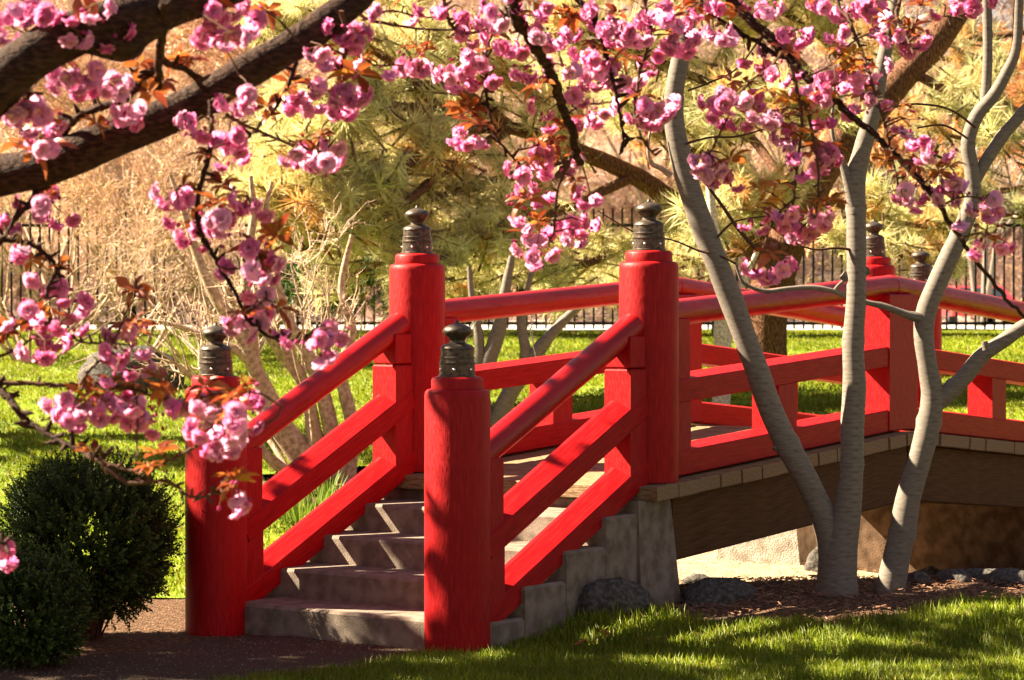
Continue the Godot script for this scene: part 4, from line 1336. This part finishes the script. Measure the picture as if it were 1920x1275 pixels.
	var spots := [
		[12, 22, 22, 40, 12, 22, 90, 28, 26, 140, 8, 20, 20, 62, 24, 60, 74, 20, 130, 62, 22, 175, 18, 20, 108, 138, 30, 162, 166, 27, 128, 148, 24, 60, 182, 22, 30, 192, 22, 85, 218, 26, 50, 222, 22, 235, 76, 26, 258, 36, 20, 212, 62, 20, 392, 30, 32, 426, 12, 24, 396, 60, 26, 452, 46, 26, 478, 18, 20, 430, 70, 20],
		[245, 208, 28, 232, 226, 20, 170, 132, 22, 206, 166, 26, 212, 152, 20, 80, 266, 24, 70, 276, 18, 430, 190, 20, 452, 196, 20, 472, 184, 16, 545, 178, 18, 552, 190, 16, 582, 166, 20, 596, 196, 26, 622, 208, 28, 602, 98, 26, 626, 84, 30, 640, 62, 26, 612, 108, 20, 366, 236, 18, 396, 242, 24, 430, 258, 26, 444, 270, 22, 434, 290, 17],
		[556, 286, 24, 580, 298, 26, 604, 298, 26, 618, 308, 16, 630, 268, 16, 326, 370, 24, 318, 362, 18, 346, 366, 18, 462, 372, 20, 478, 388, 20, 492, 388, 16, 352, 410, 18, 384, 408, 16, 402, 416, 24, 426, 424, 20, 96, 362, 18, 76, 386, 22, 112, 406, 20, 6, 412, 16, 90, 398, 20, 36, 446, 15, 52, 456, 13, 74, 510, 13],
		[356, 436, 20, 372, 446, 18, 116, 548, 22, 132, 580, 24, 122, 604, 18, 60, 582, 20, 82, 596, 18, 106, 630, 22, 84, 650, 22, 70, 656, 16, 4, 586, 13, 230, 616, 22, 264, 626, 12, 256, 646, 15, 194, 644, 15, 210, 664, 20, 236, 676, 18, 258, 676, 12, 224, 682, 12],
		[114, 746, 22, 132, 756, 22, 156, 770, 20, 140, 782, 22, 190, 766, 28, 206, 752, 20, 226, 746, 16, 250, 766, 30, 256, 786, 20, 280, 746, 12, 300, 760, 18, 292, 782, 13, 340, 756, 24, 356, 746, 18, 392, 756, 24, 382, 776, 18, 460, 746, 22, 446, 774, 17, 462, 790, 26, 444, 808, 24, 384, 802, 22, 392, 826, 16, 420, 838, 18, 426, 808, 20, 408, 822, 18],
		[476, 480, 22, 492, 492, 22, 490, 514, 17, 456, 496, 16, 440, 486, 15, 466, 526, 15, 478, 512, 18, 490, 556, 18, 480, 590, 20, 502, 600, 20, 522, 600, 15, 450, 580, 16, 455, 614, 11, 440, 604, 16, 572, 626, 16, 596, 630, 20, 624, 616, 20, 620, 640, 18, 590, 656, 11, 606, 650, 14, 0, 1042, 24, 12, 1024, 15, 428, 916, 10, 446, 920, 9, 416, 928, 9],
		[666, 40, 28, 660, 76, 24, 650, 112, 20, 652, 172, 34, 640, 202, 26, 660, 186, 24, 816, 12, 22, 866, 26, 22, 904, 28, 20, 880, 50, 18, 930, 40, 18, 870, 72, 18, 736, 114, 12, 768, 122, 28, 790, 126, 20, 870, 136, 32, 850, 146, 22, 906, 120, 28, 912, 146, 22, 890, 100, 18, 946, 78, 28, 970, 88, 22, 1010, 16, 20, 1036, 76, 24, 1020, 64, 20, 1062, 62, 20],
		[1000, 126, 26, 984, 138, 20, 1060, 132, 20, 1090, 98, 22, 1112, 112, 20, 1132, 32, 28, 1160, 52, 30, 1150, 62, 24, 1178, 68, 22, 1196, 40, 20, 1250, 62, 32, 1270, 78, 26, 1212, 106, 16, 1226, 112, 18, 1110, 150, 32, 1132, 142, 28, 1086, 180, 22, 1190, 150, 26, 1168, 148, 24, 850, 246, 17, 862, 262, 17, 898, 244, 15, 916, 240, 13, 1020, 202, 18, 1026, 216, 13],
		[1130, 206, 20, 1086, 226, 20, 1096, 206, 14, 1220, 206, 32, 1196, 212, 24, 1240, 202, 24, 1212, 234, 18, 1000, 296, 26, 980, 322, 22, 1030, 316, 20, 1060, 310, 16, 1000, 360, 20, 1030, 356, 18, 964, 376, 15, 978, 386, 12, 1106, 372, 22, 1070, 422, 28, 1092, 426, 20, 1084, 446, 18, 1010, 450, 26, 984, 466, 20, 1000, 484, 20, 1030, 476, 18, 1024, 432, 20],
		[1286, 90, 24, 1300, 52, 20, 1312, 16, 18, 1346, 56, 28, 1358, 68, 20, 1332, 10, 20, 1416, 10, 24, 1440, 20, 16, 1396, 96, 12, 1430, 110, 15, 1450, 90, 18, 1496, 66, 22, 1506, 62, 18, 1540, 6, 20, 1562, 16, 28, 1596, 10, 24, 1642, 20, 34, 1636, 46, 24, 1682, 70, 20, 1670, 64, 18, 1700, 86, 24, 1722, 76, 18, 1714, 40, 13, 1766, 16, 18, 1832, 10, 28, 1816, 6, 20, 1594, 72, 14],
		[1360, 182, 28, 1346, 190, 22, 1382, 190, 24, 1412, 186, 22, 1350, 220, 18, 1386, 226, 20, 1420, 214, 20, 1452, 220, 18, 1476, 230, 20, 1466, 246, 18, 1480, 266, 20, 1494, 110, 15, 1460, 142, 20, 1556, 140, 24, 1566, 158, 20, 1602, 152, 20, 1620, 146, 20, 1640, 130, 18, 1650, 180, 13, 1526, 172, 24, 1502, 166, 18, 1530, 192, 20, 1550, 224, 18, 1686, 208, 9, 1706, 230, 11, 1722, 230, 11, 1710, 262, 18, 1736, 270, 13, 1772, 280, 20, 1756, 276, 15],
		[1320, 306, 24, 1336, 322, 26, 1366, 334, 20, 1312, 296, 15, 1348, 332, 18, 1476, 276, 15, 1546, 300, 22, 1530, 312, 18, 1550, 288, 18, 1502, 306, 12, 1420, 396, 15, 1414, 406, 18, 1480, 402, 20, 1470, 416, 18, 1542, 406, 20, 1550, 398, 15, 1510, 424, 24, 1530, 412, 18, 1500, 440, 16, 1404, 486, 15, 1420, 502, 18, 1440, 500, 13, 1466, 510, 20, 1480, 494, 18, 1690, 370, 18, 1712, 364, 20, 1726, 356, 15],
		[1740, 330, 13, 1766, 340, 18, 1790, 336, 24, 1800, 352, 16, 1780, 370, 20, 1840, 386, 20, 1852, 376, 18, 1856, 396, 16, 1800, 402, 14, 1852, 430, 14, 1872, 440, 15, 1884, 448, 13, 1846, 456, 9, 1580, 210, 16, 1615, 195, 16, 1570, 60, 16, 1240, 20, 22, 1205, 70, 18, 1000, 40, 20, 975, 5, 20, 760, 20, 12],
	]
	for row in spots:
		for i in range(0, row.size(), 3): bloom_at(t, row[i], row[i + 1], row[i + 2], .2)
	# leaf tufts that stand alone along the twigs
	for q in [[110, 160], [140, 150], [262, 120], [300, 150], [330, 110], [350, 115], [370, 150], [280, 172], [180, 232], [110, 262], [40, 268], [60, 285], [90, 275], [420, 40], [440, 60], [415, 85], [500, 20], [350, 345], [420, 345], [345, 355], [440, 365], [410, 350], [395, 210], [385, 290], [400, 265], [520, 150], [500, 200], [540, 170], [510, 215], [570, 262], [600, 255], [480, 470], [520, 440], [505, 480], [250, 545], [270, 550], [115, 500], [122, 515], [60, 600], [10, 625], [0, 620], [100, 590], [165, 720], [210, 715], [250, 720], [285, 710], [300, 712], [130, 735], [160, 745], [420, 735], [435, 745], [400, 748], [150, 825], [170, 845], [210, 870], [250, 860], [280, 875], [310, 895], [430, 895], [440, 905], [300, 850], [880, 205], [860, 200], [895, 210], [880, 195], [640, 130], [655, 130], [680, 110], [780, 90], [800, 95], [770, 85], [1030, 250], [1060, 240], [1010, 262], [1040, 262], [1080, 340], [1100, 345], [960, 350], [945, 335], [990, 420], [1010, 415], [1080, 30], [1060, 30], [1130, 90], [1180, 110], [1150, 120], [1240, 120], [1010, 160], [990, 60], [920, 60], [1420, 350], [1440, 365], [1430, 380], [1460, 345], [1440, 450], [1420, 460], [1600, 100], [1580, 110], [1570, 90], [1500, 190], [1480, 185], [1520, 210], [1440, 170], [1700, 320], [1660, 300], [1720, 310], [1780, 310], [1760, 320], [1370, 300], [1350, 295], [1560, 190], [1620, 170], [1680, 30], [1730, 10], [1380, 20], [1320, 30], [1280, 15], [1880, 470], [1860, 450]]:
		if rng.randf() < .3: continue
		var near := nearest_mark(q[0], q[1])
		var p := at(q[0], q[1], near.z) - t.position
		leaves_at(t, p, q[0] > 1400 and q[0] < 1620 and q[1] > 90)
		tube(twig_mb, PackedVector3Array([at(near.x, near.y, near.z) - t.position, p.lerp(at(near.x, near.y, near.z) - t.position, .5) + Vector3(0, .008, 0), p]), PackedFloat32Array([.003, .0024, .0016]), 5, 0.0, false)
	obj("blossom_stalks", twig_mb.done(M.twig_bark), t).set_meta("kind", "stuff")
	crown(t, base)


func in_frame(p: Vector3, margin := 150.0) -> bool:
	if p.z > -.5: return false
	var q := cam.transform.affine_inverse() * p
	var u := 960.0 + FOCAL * q.x / -q.z
	var v := 637.5 - FOCAL * q.y / -q.z
	return u > -margin and u < 1920 + margin and v > -margin and v < 1275 + margin


func crown(t: Node3D, base: Vector3) -> void:   # the rest of the crown, above and to the left
	var xf := [[], [], []]
	var tc := [[], [], []]
	for i in 9000:
		var c := Vector3(rng.randf_range(-1, 1), rng.randf_range(-1, 1), rng.randf_range(-1, 1))
		if c.length() > 1.0: continue
		var p := Vector3(-4.0, 4.7, -12.0) + c * Vector3(4.2, 1.1, 2.9)
		if in_frame(p): continue
		var g := p + Vector3(.965, -.80, .22) * (p.y - .2) / .80   # where its shadow falls
		if (Vector2((g.x - .5) / 1.1, (g.z + 12.3) / .62).length() < 1.0 and rng.randf() < .92) or (g.z < (-12.75 if g.x > .2 else -13.25) and rng.randf() < .9): continue
		if bump_noise.get_noise_3d(p.x * 2.2, p.y * 2.2, p.z * 2.2) < (.15 if g.x > .3 else -.25): continue
		var k := rng.randi() % 3
		xf[k].append(Transform3D(Basis.from_euler(Vector3(rng.randf_range(-.7, .7), rng.randf() * TAU, rng.randf_range(-.7, .7))).scaled(Vector3.ONE * rng.randf_range(1.5, 2.3)), p - base))
		tc[k].append(Color.WHITE * rng.randf_range(.8, 1.1))
	stuff("outer_blossom", blossoms[6][0], xf[0], tc[0], t)
	stuff("outer_leaves", bronze[1], xf[1], tc[1], t)
	stuff("outer_leaves", bronze[2], xf[2], tc[2], t)


# ------------------------------------------------------------------ other plants near the bridge
func build_grey_tree() -> void:
	var z := 13.45
	var p := at(1610, 1118, z)
	var t := thing("multi_stem_tree", "smooth grey barked tree with three leaning stems in front of the bridge", "tree", p)
	var bark: Material = M.grey_bark
	stem("stem", z, [1566, 1150, 104, 1568, 1108, 78, 1565, 1040, 62, 1545, 970, 46, 1515, 905, 45, 1480, 840, 46, 1446, 770, 46, 1418, 690, 45, 1392, 620, 45, 1370, 560, 46, 1335, 470, 44, 1305, 390, 44, 1280, 310, 42, 1266, 240, 38, 1264, 180, 36, 1276, 110, 34, 1290, 40, 32, 1300, -60, 28, 1290, -250, 20], t, bark)
	stem("stem", z - .02, [1572, 1150, 90, 1572, 1090, 72, 1578, 1020, 62, 1590, 950, 50, 1597, 870, 43, 1598, 800, 44, 1602, 720, 44, 1600, 650, 41, 1605, 560, 38, 1606, 480, 37, 1605, 400, 37, 1606, 330, 38, 1620, 270, 34, 1640, 200, 28, 1655, 120, 26, 1672, 40, 24, 1690, -80, 20, 1700, -250, 15], t, bark)
	stem("stem", z + .12, [1664, 1150, 74, 1668, 1112, 60, 1680, 1050, 52, 1692, 1000, 50, 1704, 930, 46, 1725, 860, 44, 1742, 790, 46, 1748, 740, 42, 1740, 690, 38, 1732, 630, 38, 1738, 580, 38, 1760, 525, 37, 1783, 475, 38, 1808, 420, 34, 1824, 370, 30, 1822, 320, 28, 1815, 270, 28, 1830, 220, 26, 1862, 180, 24, 1885, 140, 22, 1905, 90, 20, 1910, 0, 18, 1915, -150, 14], t, bark)
	stem("stem", z + .13, [1750, 760, 36, 1776, 738, 34, 1810, 705, 32, 1840, 668, 30, 1880, 640, 28, 1920, 612, 27, 1975, 585, 25, 2030, 520, 22, 2080, 400, 18], t, bark)
	stem("limb", z + .14, [1822, 350, 22, 1850, 300, 24, 1880, 255, 23, 1910, 220, 22, 1950, 170, 20, 1990, 60, 16], t, bark)
	stem("limb", z + .16, [1845, 210, 20, 1850, 150, 19, 1852, 80, 18, 1850, 0, 17, 1845, -120, 14], t, bark)
	stem("limb", z + .1, [1726, 596, 24, 1700, 590, 15, 1660, 575, 12, 1620, 566, 11, 1590, 556, 11, 1560, 545, 10, 1520, 539, 10, 1480, 541, 9, 1440, 546, 9, 1412, 540, 7, 1392, 528, 6, 1382, 505, 5, 1378, 490, 4], t, bark, .16)
	stem("limb", z + .1, [1562, 548, 7, 1572, 535, 6, 1585, 524, 6, 1600, 516, 5], t, bark, .16, false)
	stem("limb", z - .04, [1604, 400, 24, 1590, 340, 20, 1578, 300, 12, 1570, 285, 9, 1560, 240, 7, 1565, 160, 5], t, bark, .1, false)
	stem("limb", z, [1258, 330, 12, 1240, 316, 10, 1222, 306, 9, 1215, 280, 6, 1220, 240, 4], t, M.tan_bark, .1, false)
	stem("limb", z, [1270, 330, 9, 1262, 280, 8, 1250, 240, 6, 1243, 180, 4], t, M.tan_bark, .1, false)
	for q in [[1590, 522, 20, 1583, 517, 19, 1579, 514, 15], [1618, 512, 18, 1626, 508, 17, 1630, 506, 13], [1385, 612, 22, 1376, 606, 20, 1372, 603, 15], [1608, 775, 16, 1617, 770, 14, 1620, 768, 10], [1462, 842, 16, 1454, 838, 14, 1451, 836, 10], [1850, 655, 16, 1847, 645, 14, 1846, 640, 9]]:
		stem("branch_stub", z - .01, q, t, bark, .2, false)
	for q in [[1380, 495, 4, 1350, 480, 4, 1310, 470, 4, 1260, 450, 3, 1200, 440, 3, 1120, 395, 2], [1420, 470, 8, 1385, 430, 7, 1350, 380, 6, 1320, 340, 5, 1300, 320, 4], [1345, 445, 5, 1370, 420, 4, 1400, 410, 3, 1440, 405, 3], [1605, 470, 6, 1570, 465, 5, 1530, 468, 4, 1500, 460, 3], [1290, 170, 4, 1330, 155, 4, 1380, 130, 3, 1420, 80, 3], [1285, 270, 4, 1330, 258, 4, 1380, 256, 4, 1440, 240, 3], [1830, 240, 5, 1780, 205, 4, 1720, 195, 4, 1680, 200, 3], [1815, 260, 4, 1770, 235, 4, 1720, 240, 3]]:
		stem("twig", z - .05, q, t, M.twig_bark, .12, false)


func sprig(sd: int) -> ArrayMesh:
	var r := RandomNumberGenerator.new()
	r.seed = sd
	var b := MB.new()
	b.tint = Color(.05, .04, .02)
	tube(b, PackedVector3Array([Vector3(0, -.05, 0), Vector3(0, 0, 0), Vector3(.004, .05, 0)]), PackedFloat32Array([.002, .0016, .001]), 3, 0.0, false)
	for i in 13:
		var h := -.02 + .07 * i / 12.0
		var w := i * 2.4 + r.randf()
		var d := Vector3(cos(w), .5 + .08 * i, sin(w)).normalized()
		var l := r.randf_range(.013, .02)
		leaf(b, Vector3(0, h, 0), d, (Vector3.UP - d * d.y).normalized(), l, l * .3, .1, Color(.038, .072, .012).lerp(Color(.10, .15, .022), h * 9.0 * r.randf()))
	return b.done(M.box_leaf)


func build_bushes() -> void:
	var sp := [sprig(150), sprig(151)]
	for q in [
		["boxwood_shrub", "larger dark green rounded boxwood left of the front left post", at(165, 1012, 12.7), Vector3(.415, .385, .40), 5200],
		["boxwood_shrub", "smaller dark boxwood in the bottom left corner", at(50, 1148, 11.75), Vector3(.255, .25, .25), 2600],
	]:
		var c: Vector3 = q[2]
		var base := Vector3(c.x, height(c.x, c.z), c.z)
		var t := thing(q[0], q[1], "shrub", base)
		var m := MB.new()
		var xf := [[], []]
		var tc := [[], []]
		var rad: Vector3 = q[3]
		for i in 46:
			var d := Vector3(rng.randf_range(-1, 1), rng.randf_range(-.7, 1), rng.randf_range(-1, 1)).normalized()
			var s := Vector3(rng.randf_range(-.05, .05), 0, rng.randf_range(-.05, .05))
			var e := c - base + d * rad * .9
			tube(m, PackedVector3Array([s, s.lerp(e, .5) + Vector3(0, .03, 0), e]), PackedFloat32Array([.008, .005, .002]), 4, 0.0, false)
		obj("stems", m.done(M.twig_bark), t).set_meta("kind", "stuff")
		for i in q[4]:
			var d := Vector3(rng.randf_range(-1, 1), rng.randf_range(-1, 1), rng.randf_range(-1, 1)).normalized()
			var lump := 1.0 + .22 * bump_noise.get_noise_3d(d.x * 12 + c.x * 5, d.y * 12, d.z * 12) + .1 * bump_noise.get_noise_3d(d.x * 40, d.y * 40, d.z * 40)
			var f := pow(rng.randf_range(.15, 1.0), .34)
			var p := c - base + d * rad * lump * f
			if p.y < .03: continue
			if bump_noise.get_noise_3d(p.x * 34, p.y * 34, p.z * 34 + 9.0) < -.30: continue
			var dir := (d + Vector3(rng.randf_range(-.5, .5), rng.randf_range(.1, .9), rng.randf_range(-.5, .5))).normalized()
			var k := rng.randi() % 2
			xf[k].append(Transform3D((Basis(Quaternion(Vector3.UP, dir)) * Basis(Vector3.UP, rng.randf() * TAU)).scaled(Vector3.ONE * rng.randf_range(.8, 1.25)), p))
			tc[k].append(Color.WHITE * rng.randf_range(.7, 1.2))
		for k in 2: stuff("leaves", sp[k], xf[k], tc[k], t)


func strap_leaves(sd: int) -> ArrayMesh:
	var r := RandomNumberGenerator.new()
	r.seed = sd
	var b := MB.new()
	for i in 34:
		var w := r.randf() * TAU
		var o := Vector3(cos(w), 0, sin(w)) * r.randf() * .09
		var d := Vector3(cos(w) * r.randf_range(.05, .4), 1, sin(w) * r.randf_range(.05, .4)).normalized()
		leaf(b, o, d, Vector3(-sin(w), 0, cos(w)).cross(d).normalized(), r.randf_range(.18, .3), .006, r.randf_range(.0, .2), Color(.16, .24, .03) * r.randf_range(.7, 1.2))
	return b.done(M.grass_blade)


func build_clumps() -> void:
	var mesh := [strap_leaves(160), strap_leaves(161)]
	var n := 0
	for q in [[500, 17.3], [530, 17.6], [560, 17.2], [590, 17.7], [480, 17.9], [545, 18.1], [610, 18.2], [15, 16.2], [-10, 16.6], [40, 16.9]]:
		var p := on_ground(q[0], q[1])
		var o := obj(numbered("leaf_clump"), mesh[n % 2], self, Transform3D(Basis(Vector3.UP, n * 1.3), p))
		n += 1
		if q[0] > 100: tag(o, "clump of tall green strap leaves behind the lower left rail", "plant", "strap leaf clumps behind the rail")
		else: tag(o, "clump of tall green strap leaves behind the larger boxwood", "plant", "strap leaf clumps behind the boxwood")
	# a young green shrub between the pale stems and the pine
	var base := on_ground(600, 27.0)
	var t := thing("green_shrub", "fresh green shrub between the pale stems and the pine", "shrub", base)
	var b := MB.new()
	var tips := []
	for i in 5: branching(b, Vector3(.1 * i - .2, -.05, 0), Vector3(rng.randf_range(-.5, .5), 1, rng.randf_range(-.5, .5)).normalized(), .6, .015, 2, tips, .6, .1)
	obj("stems", b.done(M.tan_bark), t).set_meta("kind", "stuff")
	var xf := []
	var tc := []
	for q in tips:
		for k in 3:
			xf.append(Transform3D(Basis.from_euler(Vector3(rng.randf(), rng.randf() * 6, rng.randf())).scaled(Vector3.ONE * rng.randf_range(2.0, 3.2)), q[0] + Vector3(rng.randf_range(-.1, .1), rng.randf_range(-.1, .1), rng.randf_range(-.1, .1))))
			tc.append(Color(.8, 1.0, .8) * rng.randf_range(.8, 1.3))
	stuff("leaves", sprig(170), xf, tc, t)
	# leaves lying on the near lawn
	n = 0
	var fall := MB.new()
	leaf(fall, Vector3.ZERO, Vector3.RIGHT, Vector3.UP, .07, .017, -.35, Color(.38, .12, .05))
	var fm := fall.done(M.bronze_leaf)
	for q in [[1075, 12.05, "fallen rust brown leaf on the bright patch of the near lawn"], [870, 11.95, "fallen brown leaf on the lawn before the front right post"], [940, 12.45, "curled dry leaf under the lower right rail"], [1150, 12.2, "small fallen leaf on the lawn below the brown rounded rock"]]:
		var p := on_ground(q[0], q[1]) + Vector3(0, .035, 0)
		tag(obj(numbered("fallen_leaf"), fm, self, Transform3D(Basis.from_euler(Vector3(.2, 1.1 * n, .15)), p)), q[2], "leaf")
		n += 1


func leaf_tree(label: String, base: Vector3, tall: float, tint: Color, size: float, group := "") -> void:
	var t := thing("red_leaf_tree", label, "tree", base, group)
	var b := MB.new()
	var tips := []
	for i in 3: branching(b, Vector3(0, -.1, 0), Vector3(rng.randf_range(-.35, .35), 1, rng.randf_range(-.35, .35)).normalized(), tall * .34, .07, 3, tips, .7, .1)
	obj("trunk", b.done(M.grey_bark), t)
	var xf := []
	var tc := []
	for q in tips:
		for k in 2:
			xf.append(Transform3D(Basis.from_euler(Vector3(rng.randf(), rng.randf() * 6, rng.randf())).scaled(Vector3.ONE * size * rng.randf_range(.7, 1.4)), q[0] + Vector3(rng.randf_range(-1, 1), rng.randf_range(-1, 1), rng.randf_range(-1, 1)) * .32))
			tc.append(tint * rng.randf_range(.7, 1.3))
	stuff("leaves", bronze[3], xf, tc, t)


func build_background() -> void:
	leaf_tree("pink and orange leafed tree behind the grey stems at the right", on_ground(1640, 36.3), 3.6, Color(1.8, 3.4, 6.0), 2.2)
	leaf_tree("orange leafed tree in the upper right corner behind the fence", on_ground(1840, 47.0), 6.5, Color(1.5, 2.0, 2.0), 2.6)
	leaf_tree("reddish leafed tree rising right of the shaded pine", on_ground(2020, 37.0), 4.6, Color(1.4, 1.8, 2.2), 2.2)
	var made: Array = []
	for i in 26:
		var x := -26.0 + 52.0 * ((i * 7) % 26) / 26.0 + rng.randf_range(-1, 1)
		var z := -77.0 - 6.0 * (i % 4) - rng.randf_range(0, 4)
		var p := Vector3(x, height(x, z), z)
		var o: Node3D
		if made.size() < 4:
			o = bare_shrub("bare_tree", "leafless tree on the dry bank beyond the road", "tree", p, 4, 9.0, Vector3.ZERO, 3.2, Color(1.05, .92, .86), M.tan_bark, 3, .28, "bare trees on the bank", .09)
			made.append(o)
		else:
			o = made[i % 4].duplicate()
			o.name = numbered("bare_tree")
			add_child(o)
			o.position = p
			o.rotation.y = i * 1.7
			o.scale = Vector3.ONE * rng.randf_range(.8, 1.25)
	var xf := []
	var tc := []
	for p in scatter(-26, 26, -115, -76, 5200, func(x, z): return absf(x) < -z * .23 + 2.0):
		xf.append(Transform3D(Basis.from_euler(Vector3(rng.randf_range(-.5, .5), rng.randf() * TAU, rng.randf_range(-.5, .5))).scaled(Vector3.ONE * rng.randf_range(2.0, 4.2)), p))
		var patch := bump_noise.get_noise_2d(p.x * .7, p.z * .7)
		var c := Color(1.1, .92, .86) if patch > -.05 else Color(.62, .44, .38) if patch < -.25 else Color(.85, .88, .6)
		tc.append(c * rng.randf_range(.7, 1.2))
	stuff("dry_brush", sprays[1], xf, tc)


# ------------------------------------------------------------------
func _ready() -> void:
	cam = Camera3D.new()
	cam.name = "camera"
	cam.position = Vector3(0, EYE, 0)
	cam.rotation = Vector3(-atan(75.5 / FOCAL), 0, 0)
	cam.fov = rad_to_deg(2.0 * atan(637.5 / FOCAL))
	cam.near = .1
	cam.far = 400.0
	var lens := CameraAttributesPhysical.new()
	lens.frustum_focal_length = 12.0 / tan(deg_to_rad(cam.fov) / 2.0)
	lens.frustum_focus_distance = 12.4
	lens.frustum_near = .1
	lens.frustum_far = 400.0
	lens.exposure_aperture = 7.0
	cam.attributes = lens
	add_child(cam)
	cam.current = true

	var env := Environment.new()
	env.background_mode = Environment.BG_SKY
	var sky := Sky.new()
	var sm := ProceduralSkyMaterial.new()
	sm.sky_top_color = Color(.52, .54, .64)
	sm.sky_horizon_color = Color(.98, .90, .80)
	sm.sky_curve = .16
	sm.ground_bottom_color = Color(.22, .18, .13)
	sm.ground_horizon_color = Color(.62, .56, .48)
	sm.sun_angle_max = 12.0
	sky.sky_material = sm
	env.sky = sky
	env.background_energy_multiplier = .19
	env.tonemap_mode = Environment.TONE_MAPPER_LINEAR
	env.tonemap_exposure = 7.0
	env.sdfgi_enabled = true
	env.ssao_enabled = true
	env.ssil_enabled = true
	var we := WorldEnvironment.new()
	we.name = "world"
	we.environment = env
	add_child(we)
	var sun := DirectionalLight3D.new()
	sun.name = "sun"
	sun.light_color = Color(1.0, .93, .81)
	sun.light_energy = 1.6
	sun.light_angular_distance = .5
	sun.shadow_enabled = true
	add_child(sun)
	sun.look_at_from_position(Vector3.ZERO, Vector3(.965, -.80, .22))

	rng.seed = 20240411
	bump_noise.seed = 7
	bump_noise.frequency = .25
	bump_noise.fractal_octaves = 3
	bridge_turn = Basis(Vector3.UP, -.6318585)
	make_materials()
	build_ground()
	build_bridge()
	build_stairs()
	build_fence()
	build_stones()
	build_grey_tree()
	build_cherry()
	build_bushes()
	build_pines()
	build_bare_plants()
	build_clumps()
	build_background()
	build_car()
